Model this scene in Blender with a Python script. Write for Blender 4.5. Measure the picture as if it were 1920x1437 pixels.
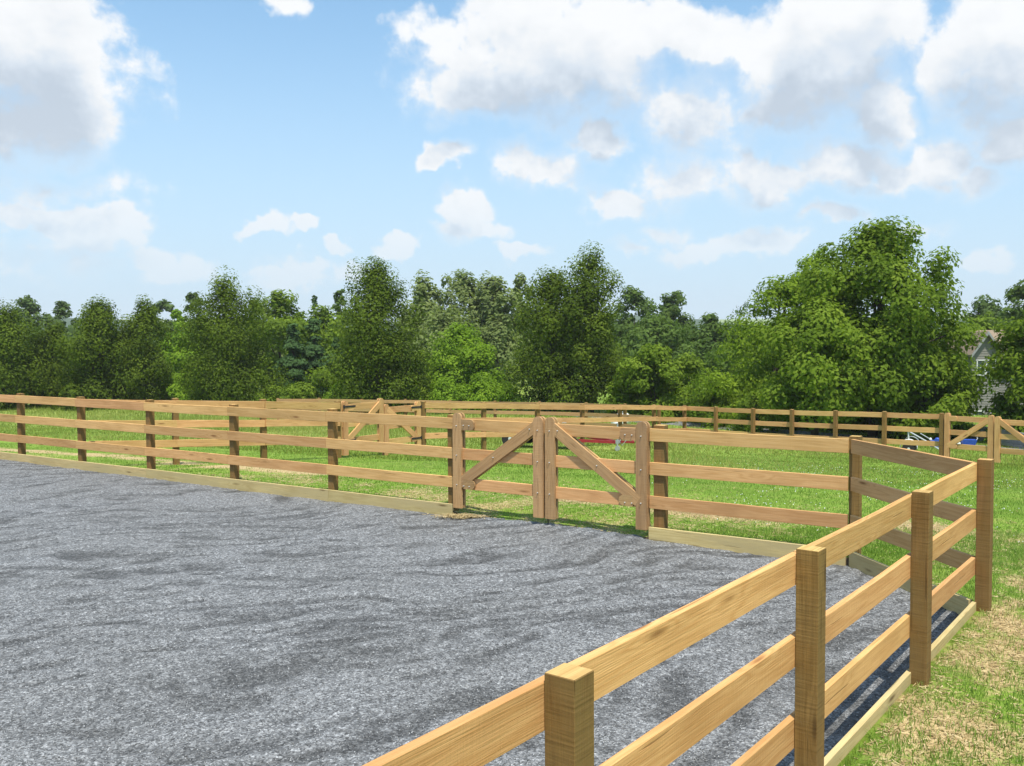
import bpy, bmesh, math, random
import numpy as np
from mathutils import Vector, Matrix

for o in list(bpy.data.objects): bpy.data.objects.remove(o)
S = bpy.context.scene
COL = S.collection
PI = math.pi
random.seed(4); RNG = np.random.default_rng(11)

# ------------------------------------------------------------------ camera
W, H, F = 1920, 1437, 1721.95
PITCH, ROLL, HC = -0.0436, 0.0038, 2.708
cd = bpy.data.cameras.new('camera'); cam = bpy.data.objects.new('camera', cd); COL.objects.link(cam)
cd.sensor_fit = 'HORIZONTAL'; cd.sensor_width = 36; cd.lens = 36*F/W
cd.clip_start = .05; cd.clip_end = 6000
cam.matrix_world = (Matrix.Translation((0, 0, HC)) @ Matrix.Rotation(PI/2+PITCH, 4, 'X') @ Matrix.Rotation(-ROLL, 4, 'Z'))
S.camera = cam
S.cycles.max_bounces = 6; S.cycles.diffuse_bounces = 3; S.cycles.glossy_bounces = 2; S.cycles.transmission_bounces = 3; S.cycles.volume_bounces = 0
def ray(px, py):
    u = (px-W/2)/F; w = (H/2-py)/F; cr, sr = math.cos(ROLL), math.sin(ROLL)
    u, w = u*cr+w*sr, -u*sr+w*cr
    c, s = math.cos(PITCH), math.sin(PITCH)
    return Vector((u, c-w*s, s+w*c))
def aty(px, py, Y):
    r = ray(px, py); return Vector((0, 0, HC))+r*(Y/r.y)

# ------------------------------------------------------------------ sky, sun, exposure
SUN_EL = math.radians(67.0); SUN_H = Vector((0.20, -0.98, 0)).normalized()
sunvec = Vector((SUN_H.x*math.cos(SUN_EL), SUN_H.y*math.cos(SUN_EL), math.sin(SUN_EL)))
sl = bpy.data.lights.new('sun', 'SUN'); sl.energy = 5.0; sl.angle = math.radians(.53); sl.color = (1, .935, .80)
so = bpy.data.objects.new('sun', sl); COL.objects.link(so); so.rotation_euler = sunvec.to_track_quat('Z', 'Y').to_euler()
so.location = (0, -20, 60)
S.view_settings.view_transform = 'Standard'; S.view_settings.look = 'None'
S.view_settings.exposure = 0.32; S.view_settings.gamma = 1.0; S.view_settings.use_curve_mapping = False

world = bpy.data.worlds.new('World'); S.world = world; world.use_nodes = True
class NT:
    def __init__(s, tree): s.t = tree; s.n = tree.nodes; s.l = tree.links
    def node(s, typ, **kw):
        n = s.n.new(typ)
        for k, v in kw.items(): setattr(n, k, v)
        return n
    def put(s, sock, v):
        if isinstance(v, bpy.types.NodeSocket): s.l.new(v, sock)
        elif v is not None: sock.default_value = v
    def m(s, op, a, b=None, c=None, clamp=False):
        n = s.node('ShaderNodeMath', operation=op); n.use_clamp = clamp
        for i, v in enumerate((a, b, c)): s.put(n.inputs[i], v)
        return n.outputs[0]
    def v(s, op, a, b=None, sc=None):
        n = s.node('ShaderNodeVectorMath', operation=op)
        s.put(n.inputs[0], a); s.put(n.inputs[1], b)
        if sc is not None: s.put(n.inputs['Scale'], sc)
        return n.outputs['Value'] if op in ('LENGTH', 'DOT_PRODUCT', 'DISTANCE') else n.outputs[0]
    def noise(s, vec, scale, detail=4, rough=.5, dist=0, col=False, dim='3D'):
        n = s.node('ShaderNodeTexNoise', noise_dimensions=dim)
        s.put(n.inputs['Vector'], vec); s.put(n.inputs['Scale'], scale); n.inputs['Detail'].default_value = detail
        n.inputs['Roughness'].default_value = rough; n.inputs['Distortion'].default_value = dist
        return n.outputs['Color' if col else 'Fac']
    def ramp(s, fac, stops, interp='LINEAR'):
        n = s.node('ShaderNodeValToRGB'); r = n.color_ramp; r.interpolation = interp
        while len(r.elements) < len(stops): r.elements.new(.5)
        for e, (p, c) in zip(r.elements, stops):
            e.position = p; e.color = (c, c, c, 1) if not hasattr(c, '__len__') else (*c[:3], 1)
        s.put(n.inputs[0], fac); return n.outputs[0]
    def mix(s, fac, a, b, blend='MIX'):
        n = s.node('ShaderNodeMix', data_type='RGBA', blend_type=blend)
        s.put(n.inputs[0], fac)
        for i, v in ((6, a), (7, b)):
            if v is not None and not isinstance(v, bpy.types.NodeSocket) and len(v) == 3: v = (*v, 1)
            s.put(n.inputs[i], v)
        return n.outputs[2]
    def range(s, v, a, b, c=0., d=1., smooth=True):
        n = s.node('ShaderNodeMapRange', interpolation_type='SMOOTHSTEP' if smooth else 'LINEAR')
        s.put(n.inputs[0], v); n.inputs[1].default_value = a; n.inputs[2].default_value = b
        n.inputs[3].default_value = c; n.inputs[4].default_value = d
        return n.outputs[0]
    def comb(s, x, y, z):
        n = s.node('ShaderNodeCombineXYZ')
        for i, v in enumerate((x, y, z)): s.put(n.inputs[i], v)
        return n.outputs[0]
    def sep(s, v):
        n = s.node('ShaderNodeSeparateXYZ'); s.put(n.inputs[0], v); return n.outputs

# cumulus: (px, py, rx, ry, weight) read off the photograph, stored as azimuth / elevation
CLOUDS = [(50,90,170,130,1),(120,200,110,90,.9),(30,210,120,90,.9),(100,345,130,35,.45),(25,385,55,30,.9),(195,425,65,42,1),(110,410,70,28,.8),
 (60,470,120,45,.55),(160,485,80,32,.55),(290,472,40,18,.6),(350,500,70,28,.6),
 (1000,120,210,105,1),(880,150,110,70,1),(1120,90,170,100,1),(1260,60,140,60,.9),(1300,210,110,90,.55),(1290,320,170,70,.5),(1130,245,75,42,.95),
 (1010,300,85,45,.75),(830,280,40,24,.8),(1530,120,170,115,1),(1610,60,110,90,1),(1640,190,70,75,1),(1480,190,110,80,1),(1640,295,170,48,.95),
 (1445,345,80,38,.95),(1392,322,34,32,.8),(1790,130,60,80,.8),(1870,110,95,120,1),(1900,240,70,60,1),(1850,330,55,40,.7),(1155,378,62,38,1),
 (872,385,52,44,1),(885,432,85,26,.7),(1560,402,55,18,.8),(1420,455,90,24,.8),(1240,432,60,22,.5),(500,420,50,15,.75),(580,422,26,11,.75),(745,462,34,15,.65),
 (630,462,26,13,.75),(810,45,50,34,.5),(530,10,34,18,.6),(1860,485,34,17,.7),(560,505,110,24,.55),(980,470,60,18,.65),(1180,465,55,17,.65),
 (1700,430,60,18,.35),(1290,470,65,20,.65),(1500,20,90,40,.5),(1750,330,60,30,.6)]
def cloud_group(near):
    g = bpy.data.node_groups.new('cumulus_field', 'ShaderNodeTree')
    g.interface.new_socket('Vector', in_out='INPUT', socket_type='NodeSocketVector')
    g.interface.new_socket('Density', in_out='OUTPUT', socket_type='NodeSocketFloat')
    n = NT(g); gi = n.node('NodeGroupInput'); go = n.node('NodeGroupOutput')
    p = gi.outputs[0]
    x, y, z = n.sep(p)
    # scattered cumulus over the whole sky
    gen = n.m('SUBTRACT', n.m('MULTIPLY', n.noise(n.v('MULTIPLY', p, (1, 1.6, 1)), 3.2, 2, .55), 3.2), 1.62)
    f = gen
    if near:
        w1 = n.v('SCALE', n.v('SUBTRACT', n.noise(p, 11, 4, .62, col=True), (.5, .5, .5)), sc=.085)
        w1 = n.v('ADD', p, n.v('MULTIPLY', w1, (1, 1, 0)))
        f = None
        for px, py, rx, ry, wt in CLOUDS:
            r = ray(px, py+6).normalized(); az = math.atan2(r.x, r.y); el = math.asin(r.z)
            kx, ky = F/rx/1.25, F/ry/1.25
            q = n.node('ShaderNodeVectorMath', operation='MULTIPLY_ADD'); n.put(q.inputs[0], w1); q.inputs[1].default_value = (kx, ky, 0); q.inputs[2].default_value = (-az*kx, -el*ky, 0)
            b = n.m('MULTIPLY_ADD', n.v('LENGTH', q.outputs[0]), -wt, wt)
            f = b if f is None else n.m('SMOOTH_MAX', f, b, .09)
        out = n.m('MAXIMUM', n.range(n.m('ABSOLUTE', x), .62, .85), n.range(y, .48, .62))
        f = n.m('MAXIMUM', f, n.m('SUBTRACT', gen, n.m('MULTIPLY', n.m('SUBTRACT', 1.0, out), 6.0)))
    fb = n.m('SUBTRACT', n.noise(p, 19, 5, .62), .455)
    f = n.m('MULTIPLY_ADD', fb, 1.15, f)
    n.l.new(f, go.inputs[0]); return g
def build_world():
    n = NT(world.node_tree); n.n.clear()
    tc = n.node('ShaderNodeTexCoord'); d = n.v('NORMALIZE', tc.outputs['Generated']); x, y, z = n.sep(d)
    az = n.m('ARCTAN2', x, y); el = n.m('ARCSINE', z)
    p = n.comb(az, el, 0.0)
    sky = n.node('ShaderNodeTexSky', sky_type='NISHITA'); sky.sun_disc = False
    sky.sun_elevation = SUN_EL; sky.sun_rotation = math.atan2(SUN_H.x, SUN_H.y)
    sky.air_density = 1.0; sky.dust_density = 1.0; sky.ozone_density = 1.6; sky.altitude = 120
    # low sky: moist air pales the blue towards the horizon
    hz = n.range(el, -.02, .30, 1, 0)
    hue = n.mix(1.0, sky.outputs[0], (1.14, 1.86, 2.0), 'MULTIPLY')
    blue = n.mix(n.m('MULTIPLY_ADD', n.range(el, -.03, .42, 1, 0), .76, .20), hue, (6.1, 7.6, 9.2))
    def background(near):
        g = cloud_group(near)
        def field(off):
            q = n.node('ShaderNodeGroup'); q.node_tree = g; n.put(q.inputs[0], n.v('ADD', p, off)); return q.outputs[0]
        f0 = field((0, 0, 0)); f1 = field((.004, .036, 0)); f2 = field((.01, .085, 0))
        under = n.range(n.m('SUBTRACT', f1, f0), -.35, .35)
        dens = n.m('DIVIDE', n.m('SUBTRACT', f0, .0), n.m('MULTIPLY_ADD', under, .62, .34), clamp=True)
        dens = n.range(dens, 0, 1)
        shade = n.m('MULTIPLY', n.m('ADD', n.m('ADD', n.m('MULTIPLY', n.range(f1, -.05, .75), .42), n.m('MULTIPLY', n.m('MINIMUM', n.range(f2, -.1, .6), n.range(f1, -.05, .75)), .58)), n.m('MULTIPLY', n.m('SUBTRACT', n.noise(n.v('MULTIPLY', p, (1, 1.5, 1)), 13, 3, .6), .5), 1.1)), n.range(f0, .0, .6), clamp=True)
        ccol = n.ramp(shade, [(0, (9.6, 9.7, 9.8)), (.25, (8.9, 9.1, 9.3)), (.6, (7.1, 7.8, 8.6)), (1, (5.3, 6.1, 7.1))])
        ccol = n.mix(n.m('MULTIPLY', hz, .50), ccol, (7.6, 8.2, 8.9))
        dens = n.m('MULTIPLY', dens, n.range(el, .02, .18, .36, .97))
        bg = n.node('ShaderNodeBackground'); n.put(bg.inputs[0], n.mix(dens, blue, ccol)); bg.inputs[1].default_value = .084
        return bg.outputs[0]
    # the measured clouds lie in the northern sky only; elsewhere the same sky without them
    inside = n.m('MULTIPLY', n.m('LESS_THAN', n.m('ABSOLUTE', az), .95), n.m('MULTIPLY', n.m('LESS_THAN', el, .72), n.m('GREATER_THAN', el, -.12)))
    mx = n.node('ShaderNodeMixShader'); n.put(mx.inputs[0], inside)
    n.l.new(background(False), mx.inputs[1]); n.l.new(background(True), mx.inputs[2])
    o = n.node('ShaderNodeOutputWorld'); n.l.new(mx.outputs[0], o.inputs[0])
build_world()
world.cycles.sampling_method = 'MANUAL'; world.cycles.sample_map_resolution = 512

# ------------------------------------------------------------------ geometry helpers
def mesh_obj(name, verts, faces, mats=None, parent=None, smooth=False, face_mats=None):
    me = bpy.data.meshes.new(name); me.from_pydata([tuple(v) for v in verts], [], faces)
    for m in (mats or []): me.materials.append(m)
    if face_mats is not None: me.polygons.foreach_set('material_index', np.array(face_mats, np.int32))
    if smooth: me.polygons.foreach_set('use_smooth', np.ones(len(me.polygons), bool))
    me.update(); o = bpy.data.objects.new(name, me); COL.objects.link(o)
    if parent: o.parent = parent
    return o
def np_mesh(name, V, FI, mat, tint=None, parent=None, smooth=False):
    """V (n,3), FI (m,k) with constant k"""
    me = bpy.data.meshes.new(name); k = FI.shape[1]
    me.vertices.add(len(V)); me.vertices.foreach_set('co', V.astype(np.float32).ravel())
    me.loops.add(FI.size); me.loops.foreach_set('vertex_index', FI.astype(np.int32).ravel())
    me.polygons.add(len(FI)); me.polygons.foreach_set('loop_start', np.arange(0, FI.size, k, dtype=np.int32))
    if smooth: me.polygons.foreach_set('use_smooth', np.ones(len(FI), bool))
    me.materials.append(mat)
    if tint is not None:
        a = me.attributes.new('tint', 'FLOAT', 'FACE'); a.data.foreach_set('value', tint.astype(np.float32))
    me.update(calc_edges=True); o = bpy.data.objects.new(name, me); COL.objects.link(o)
    if parent: o.parent = parent
    return o
def thing(name, label, cat, loc=(0, 0, 0), rotz=0, group=None):
    o = bpy.data.objects.new(name, None); COL.objects.link(o); o.location = loc; o.rotation_euler = (0, 0, rotz)
    o.empty_display_size = .2
    o['label'] = label; o['category'] = cat
    if group: o['group'] = group
    return o
def tag(o, label, cat, group=None, kind=None):
    if label: o['label'] = label
    if cat: o['category'] = cat
    if group: o['group'] = group
    if kind: o['kind'] = kind
    return o
_cache = {}
def cbox(l, t, h, c=.004, mats=(), topmat=False):
    """chamfered board: length X, thickness Y, height Z, centred"""
    key = (round(l, 2), round(t, 3), round(h, 3), c, tuple(m.name for m in mats), topmat)
    if key in _cache: return _cache[key]
    bm = bmesh.new(); a, b, d = l/2, t/2, h/2
    for sx in (-1, 1):
        for sy in (-1, 1):
            for sz in (-1, 1):
                bm.verts.new((sx*a, sy*(b-c), sz*(d-c))); bm.verts.new((sx*(a-c), sy*b, sz*(d-c))); bm.verts.new((sx*(a-c), sy*(b-c), sz*d))
    bmesh.ops.convex_hull(bm, input=bm.verts)
    bmesh.ops.dissolve_limit(bm, angle_limit=.01, verts=bm.verts, edges=bm.edges)
    me = bpy.data.meshes.new('board')
    for m in mats: me.materials.append(m)
    bm.normal_update()
    for f in bm.faces:
        if topmat and abs(f.normal[2 if topmat == 'z' else 0]) > .9: f.material_index = 1
    bm.to_mesh(me); bm.free(); _cache[key] = me; return me
def place(name, me, loc, ex, ez=(0, 0, 1), parent=None):
    """object whose local X follows ex and Z is as near ez as possible"""
    o = bpy.data.objects.new(name, me); COL.objects.link(o)
    x = Vector(ex).normalized(); y = Vector(ez).cross(x).normalized(); z = x.cross(y)
    M = Matrix((x, y, z)).transposed().to_4x4(); M.translation = Vector(loc)
    if parent:
        o.parent = parent
        pm = Matrix.Translation(parent.location) @ parent.rotation_euler.to_matrix().to_4x4()
        M = pm.inverted() @ M
    o.matrix_local = M
    return o
def tube(pts, radii, seg=8, cap=True):
    V, Fc = [], []; pts = [Vector(p) for p in pts]
    up = Vector((0, 0, 1)); prev = None
    for i, p in enumerate(pts):
        d = (pts[min(i+1, len(pts)-1)]-pts[max(i-1, 0)]).normalized()
        ref = prev if prev is not None else (Vector((1, 0, 0)) if abs(d.z) > .8 else up)
        a = (ref-d*ref.dot(d)).normalized(); prev = a; b = d.cross(a)
        for k in range(seg):
            t = 2*PI*k/seg; V.append(p+(a*math.cos(t)+b*math.sin(t))*radii[i])
    for i in range(len(pts)-1):
        for k in range(seg):
            Fc.append((i*seg+k, i*seg+(k+1) % seg, (i+1)*seg+(k+1) % seg, (i+1)*seg+k))
    if cap: Fc.append(tuple(range(seg-1, -1, -1))); Fc.append(tuple((len(pts)-1)*seg+k for k in range(seg)))
    return V, Fc
def join(parts):
    V, Fc = [], []
    for v, f in parts:
        o = len(V); V += list(v); Fc += [tuple(i+o for i in q) for q in f]
    return V, Fc
def boxg(c, s):
    x, y, z = c; a, b, d = s[0]/2, s[1]/2, s[2]/2
    V = [(x+i*a, y+j*b, z+k*d) for i in (-1, 1) for j in (-1, 1) for k in (-1, 1)]
    return V, [(0, 1, 3, 2), (4, 6, 7, 5), (0, 4, 5, 1), (2, 3, 7, 6), (0, 2, 6, 4), (1, 5, 7, 3)]
def lathe(prof, seg=20, axis='Y'):
    """profile [(r, h)] revolved about an axis"""
    V, Fc = [], []
    for r, h in prof:
        for k in range(seg):
            t = 2*PI*k/seg; c, s = r*math.cos(t), r*math.sin(t)
            V.append({'Y': (c, h, s), 'Z': (c, s, h), 'X': (h, c, s)}[axis])
    for i in range(len(prof)-1):
        for k in range(seg): Fc.append((i*seg+k, i*seg+(k+1) % seg, (i+1)*seg+(k+1) % seg, (i+1)*seg+k))
    Fc.append(tuple(range(seg))); Fc.append(tuple((len(prof)-1)*seg+k for k in range(seg)))
    return V, Fc

# ------------------------------------------------------------------ materials
def srgb(r, g, b):
    f = lambda c: (c/255/12.92) if c/255 <= .04045 else ((c/255+.055)/1.055)**2.4
    return (f(r), f(g), f(b))
def newmat(name):
    m = bpy.data.materials.new(name); m.use_nodes = True; n = NT(m.node_tree); b = m.node_tree.nodes['Principled BSDF']
    return m, n, b
def simple(name, col, rough=.6, metal=0., spec=.4, var=.15, scale=8):
    m, n, b = newmat(name); tc = n.node('ShaderNodeTexCoord')
    f = n.noise(tc.outputs['Object'], scale, 5, .6)
    c = n.mix(f, tuple(v*(1-var*1.5) for v in col), tuple(min(1, v*(1+var)) for v in col))
    n.put(b.inputs['Base Color'], c); b.inputs['Roughness'].default_value = rough; b.inputs['Metallic'].default_value = metal
    b.inputs['Specular IOR Level'].default_value = spec
    return m
def wood(name, light, dark, knot, green=None, axis=0, rough_sawn=.0, knots=.55, patch=None):
    m, n, b = newmat(name)
    tc = n.node('ShaderNodeTexCoord'); oi = n.node('ShaderNodeObjectInfo')
    off = n.v('SCALE', (37.1, 17.7, 53.3), sc=oi.outputs['Random'])
    p = n.v('ADD', tc.outputs['Object'], off)
    s = [9., 9., 9.]; s[axis] = .55
    pg = n.v('MULTIPLY', p, tuple(s))
    warp = n.noise(pg, 1.1, 2, .5)
    sk = [7., 7., 7.]; sk[axis] = 1.35
    vo = n.node('ShaderNodeTexVoronoi'); n.put(vo.inputs['Vector'], n.v('MULTIPLY', p, tuple(sk))); vo.inputs['Scale'].default_value = 1.0
    kd = vo.outputs['Distance']
    krand = n.sep(vo.outputs['Color'])[0]
    kon = n.m('GREATER_THAN', krand, knots)
    near = n.m('MULTIPLY', n.range(kd, .0, .45, 1, 0), kon)
    # growth rings: bands across the board, bent by warp and pushed aside by knots
    rp = n.sep(pg)[1 if axis != 1 else 0]; rq = n.sep(pg)[2 if axis != 2 else 0]
    ring = n.m('ADD', n.m('MULTIPLY', n.m('ADD', rq, n.m('MULTIPLY', rp, .6)), 2.2), n.m('ADD', n.m('MULTIPLY', warp, 11.0), n.m('MULTIPLY', near, 4.0)))
    band = n.m('POWER', n.m('ADD', n.m('MULTIPLY', n.m('SINE', n.m('MULTIPLY', ring, 3.1)), .5), .5), 2.0)
    sf = [130., 130., 130.]; sf[axis] = 4.
    fine = n.noise(n.v('MULTIPLY', p, tuple(sf)), 1.0, 3, .6)
    blot = n.noise(n.v('MULTIPLY', p, tuple([3.5 if i != axis else 1.1 for i in range(3)])), 1.0, 4, .6)
    t = n.m('ADD', n.m('MULTIPLY', band, .36), n.m('MULTIPLY', n.range(fine, .25, .75), .42))
    c = n.mix(n.m('MULTIPLY', t, 1.15, clamp=True), light, dark)
    c = n.mix(n.m('MULTIPLY', n.range(blot, .42, .72), .45), c, patch or tuple(v*.72 for v in dark))
    bri = n.m('ADD', .84, n.m('MULTIPLY', oi.outputs['Random'], .30))
    cn = n.node('ShaderNodeHueSaturation'); n.put(cn.inputs['Color'], c); n.put(cn.inputs['Value'], bri)
    n.put(cn.inputs['Hue'], n.m('ADD', .492, n.m('MULTIPLY', n.m('FRACT', n.m('MULTIPLY', oi.outputs['Random'], 7.31)), .016)))
    c = cn.outputs[0]
    if green: c = n.mix(n.range(n.noise(n.v('MULTIPLY', p, tuple([5. if i != axis else .8 for i in range(3)])), 1, 4, .6), .38, .62), c, green)
    core = n.m('MULTIPLY', n.range(kd, .03, .15, 1, 0), kon)
    c = n.mix(n.m('MULTIPLY', n.range(near, .55, .95), .45), c, tuple(v*.62 for v in dark))
    c = n.mix(n.m('MULTIPLY', core, .85), c, knot)
    # saw marks / checks
    sm = [3., 3., 3.]; sm[axis] = 75.
    saw = n.noise(n.v('MULTIPLY', p, tuple(sm)), 1, 2, .5)
    sc_ = [46., 46., 46.]; sc_[axis] = .9
    crack = n.range(n.noise(n.v('MULTIPLY', p, tuple(sc_)), 1, 2, .5), .70, .735)
    c = n.mix(n.m('MULTIPLY', crack, .6), c, tuple(v*.35 for v in dark))
    c = n.mix(n.m('MULTIPLY', n.range(saw, .45, .7), rough_sawn), c, tuple(v*.55 for v in dark))
    n.put(b.inputs['Base Color'], c); b.inputs['Roughness'].default_value = .82; b.inputs['Specular IOR Level'].default_value = .18
    bp = n.node('ShaderNodeBump'); bp.inputs['Strength'].default_value = .7; bp.inputs['Distance'].default_value = .006
    n.put(bp.inputs['Height'], n.m('SUBTRACT', n.m('ADD', n.m('MULTIPLY', fine, .6), n.m('MULTIPLY', saw, .5)), crack)); n.put(b.inputs['Normal'], bp.outputs[0])
    return m
M = {}
M['rail'] = wood('pine_board', (.66, .400, .178), (.49, .262, .096), (.18, .075, .025), knots=.48)
M['rail_fresh'] = wood('fresh_pine_board', (.66, .395, .162), (.50, .262, .088), (.23, .095, .03), knots=.45)
M['post'] = wood('treated_post', (.30, .172, .060), (.155, .084, .027), (.055, .03, .010), green=(.200, .124, .044), axis=2, rough_sawn=.30, knots=.7)
M['end'] = wood('cut_post_end', (.62, .42, .17), (.42, .26, .09), (.2, .1, .04), axis=0, knots=.95)
M['kick'] = wood('treated_kickboard', (.56, .45, .22), (.40, .29, .12), (.14, .09, .04), green=(.45, .36, .18), knots=.6)
M['gate'] = wood('weathered_gate_board', (.50, .315, .145), (.34, .195, .080), (.14, .065, .025), knots=.6, patch=(.29, .19, .105))
M['gate_v'] = wood('weathered_gate_upright', (.47, .295, .140), (.32, .185, .080), (.14, .065, .025), axis=2, knots=.6, patch=(.25, .17, .10))
M['rail_v'] = wood('pine_upright', (.66, .392, .180), (.48, .250, .095), (.18, .075, .025), axis=2)
M['steel'] = simple('bolt_steel', (.55, .55, .53), .5, .4)
M['iron'] = simple('black_iron', (.03, .03, .032), .5, .3)
M['galv'] = simple('galvanised_steel', (.42, .45, .46), .5, .5, var=.15)
M['red'] = simple('dark_red_paint', (.30, .02, .03), .38, 0, .5, .25)
M['rubber'] = simple('tyre_rubber', (.025, .025, .026), .85)
M['rim'] = simple('pale_wheel_paint', (.62, .68, .66), .4)
M['blue'] = simple('blue_paint', (.03, .09, .48), .4, 0, .5)
M['white'] = simple('white_paint', (.80, .81, .80), .45, 0, .4, .06)
M['plank'] = simple('grey_planks', (.20, .19, .17), .8)
M['glass'] = simple('dark_window_glass', (.03, .045, .06), .08, 0, .8)
M['trim'] = simple('pale_trim', (.62, .63, .62), .6)
M['siding'] = simple('grey_siding', (.20, .19, .175), .75, var=.1)
M['roof'] = simple('tan_shingles', (.25, .19, .135), .9, var=.3, scale=14)
M['timber_grey'] = simple('weathered_grey_timber', (.27, .275, .285), .8, var=.25)

def foliage(name, c1, c2, c3, trans=.42):
    m, n, b = newmat(name)
    at = n.node('ShaderNodeAttribute'); at.attribute_name = 'tint'; tc = n.node('ShaderNodeTexCoord')
    big = n.noise(tc.outputs['Object'], .55, 3, .6)
    t = n.m('ADD', n.m('MULTIPLY', at.outputs['Fac'], .7), n.m('MULTIPLY', n.m('SUBTRACT', big, .5), .9))
    c = n.ramp(t, [(0, c1), (.45, c2), (1, c3)])
    n.put(b.inputs['Base Color'], c); b.inputs['Roughness'].default_value = .7; b.inputs['Specular IOR Level'].default_value = .06
    tr = n.node('ShaderNodeBsdfTranslucent'); n.put(tr.inputs[0], n.mix(1., c, (1.25, 1.35, .55), 'MULTIPLY'))
    mx = n.node('ShaderNodeMixShader'); mx.inputs[0].default_value = trans
    n.l.new(b.outputs[0], mx.inputs[1]); n.l.new(tr.outputs[0], mx.inputs[2]); n.l.new(mx.outputs[0], m.node_tree.nodes['Material Output'].inputs[0])
    return m
M['f_pear'] = foliage('pear_foliage', (.038, .064, .008), (.112, .165, .018), (.205, .265, .036))
M['f_broad'] = foliage('broad_leaf_foliage', (.056, .100, .010), (.155, .230, .023), (.29, .365, .052))
M['f_locust'] = foliage('feathery_foliage', (.066, .118, .011), (.18, .268, .022), (.30, .39, .040))
M['f_bright'] = foliage('bright_shrub_foliage', (.072, .135, .012), (.19, .305, .026), (.32, .43, .046))
M['f_mid'] = foliage('mid_green_foliage', (.066, .112, .014), (.165, .240, .027), (.27, .345, .045))
M['f_grey'] = foliage('grey_green_foliage', (.085, .118, .042), (.20, .250, .088), (.32, .365, .145))
M['f_dark'] = foliage('dark_foliage', (.044, .076, .018), (.105, .165, .036), (.17, .24, .056))
M['f_spruce'] = foliage('spruce_needles', (.028, .058, .022), (.062, .115, .038), (.10, .165, .055), .2)
M['f_far'] = foliage('far_foliage', (.048, .082, .028), (.105, .160, .052), (.17, .235, .078))
M['bark'] = simple('bark', (.055, .042, .030), .9, var=.4, scale=18)

def blade_mat(name, c1, c2, c3, rough=.55):
    m, n, b = newmat(name)
    at = n.node('ShaderNodeAttribute'); at.attribute_name = 'tint'
    c = n.ramp(at.outputs['Fac'], [(0, c1), (.5, c2), (1, c3)])
    n.put(b.inputs['Base Color'], c); b.inputs['Roughness'].default_value = rough; b.inputs['Specular IOR Level'].default_value = .25
    tr = n.node('ShaderNodeBsdfTranslucent'); n.put(tr.inputs[0], c)
    mx = n.node('ShaderNodeMixShader'); mx.inputs[0].default_value = .35
    n.l.new(b.outputs[0], mx.inputs[1]); n.l.new(tr.outputs[0], mx.inputs[2]); n.l.new(mx.outputs[0], m.node_tree.nodes['Material Output'].inputs[0])
    return m
M['blade'] = blade_mat('grass_blades', (.105, .200, .022), (.185, .305, .044), (.38, .41, .13))
M['meadow'] = blade_mat('meadow_grass', (.17, .23, .032), (.26, .32, .058), (.42, .40, .13))
M['straw'] = blade_mat('dry_straw', (.30, .22, .10), (.50, .39, .20), (.68, .56, .33))

# ------------------------------------------------------------------ lie of the land
LA, LC, RA, RC = -.5801, 13.8515, .9149, -2.3228
uL = Vector((math.cos(LA), math.sin(LA), 0)); nL = Vector((-math.sin(LA), math.cos(LA), 0))     # nL points out of the arena
uR = Vector((math.cos(RA), math.sin(RA), 0)); nR = Vector((math.sin(RA), -math.cos(RA), 0))     # nR points out of the arena
def PL(t, off=0, z=0): return Vector((0, LC, z))+uL*t+nL*off
def PR(t, off=0, z=0): return Vector((RC, 0, z))+uR*t+nR*off
C1 = PL(4.93); P4 = PR(11.23)
uC = (P4-C1).normalized(); nC = Vector((-uC.y, uC.x, 0))                                         # out of the arena
LC_CH = (P4-C1).length
def fbm2(x, y, s, seed=0, oct=3):
    r = np.zeros_like(np.asarray(x, float)); a = 1.
    for i in range(oct):
        k = s*2**i; q = seed*1.7+i*2.3
        r = r+a*(np.sin(x*k*1.0+q+1.3*np.sin(y*k*.7+q))*np.cos(y*k*.9-q+1.1*np.sin(x*k*.6+2*q)))
        a *= .55
    return r
def dL_(x, y): return (np.asarray(x)-0)*nL.x+(np.asarray(y)-LC)*nL.y
def dR_(x, y): return (np.asarray(x)-RC)*nR.x+np.asarray(y)*nR.y
def dC_(x, y): return (np.asarray(x)-C1.x)*nC.x+(np.asarray(y)-C1.y)*nC.y
def arena_d(x, y): return np.maximum(np.maximum(dL_(x, y), dR_(x, y)), dC_(x, y))
def gz(x, y):
    x = np.asarray(x, float); y = np.asarray(y, float)
    a = .033*np.maximum(dL_(x, y)-.3, 0)+.0365*np.where(dL_(x, y) > 0, np.maximum(y-18, 0), 0)+.02*np.maximum(x-6, 0)*np.clip(dL_(x, y)/15, 0, 1); b = 2.1; k = .5
    h = np.clip(.5+.5*(b-a)/k, 0, 1); s = b*(1-h)+a*h-k*h*(1-h)
    s = np.minimum(s, np.maximum(a, 0))
    near = np.clip(arena_d(x, y)/2.0, 0, 1)
    sill = np.exp(-(np.maximum(np.abs((x*uL.x+(y-LC)*uL.y)-.58)-1.5, 0)/.15)**2)*np.exp(-(np.maximum(dL_(x, y), 0)/.5)**2)
    z = .065-.075*sill-s+.012*sill*fbm2(x, y, 5.0, 8, 2)+.018*fbm2(x, y, .55, 1, 2)*near+.008*fbm2(x, y, 3.1, 2, 2)*np.clip(arena_d(x, y)/.3, 0, 1)
    r = np.hypot(x, y)
    return z+np.clip((r-320)/900, 0, 3)**1.4*18
def gpt(px, py):
    r = ray(px, py); k = 5.0
    for i in range(4000):
        p = Vector((0, 0, HC))+r*k
        if p.z <= float(gz(p.x, p.y)): break
        k += .05+k*.0006
    return p
def ground_at(x, y): return float(gz(x, y))
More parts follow.
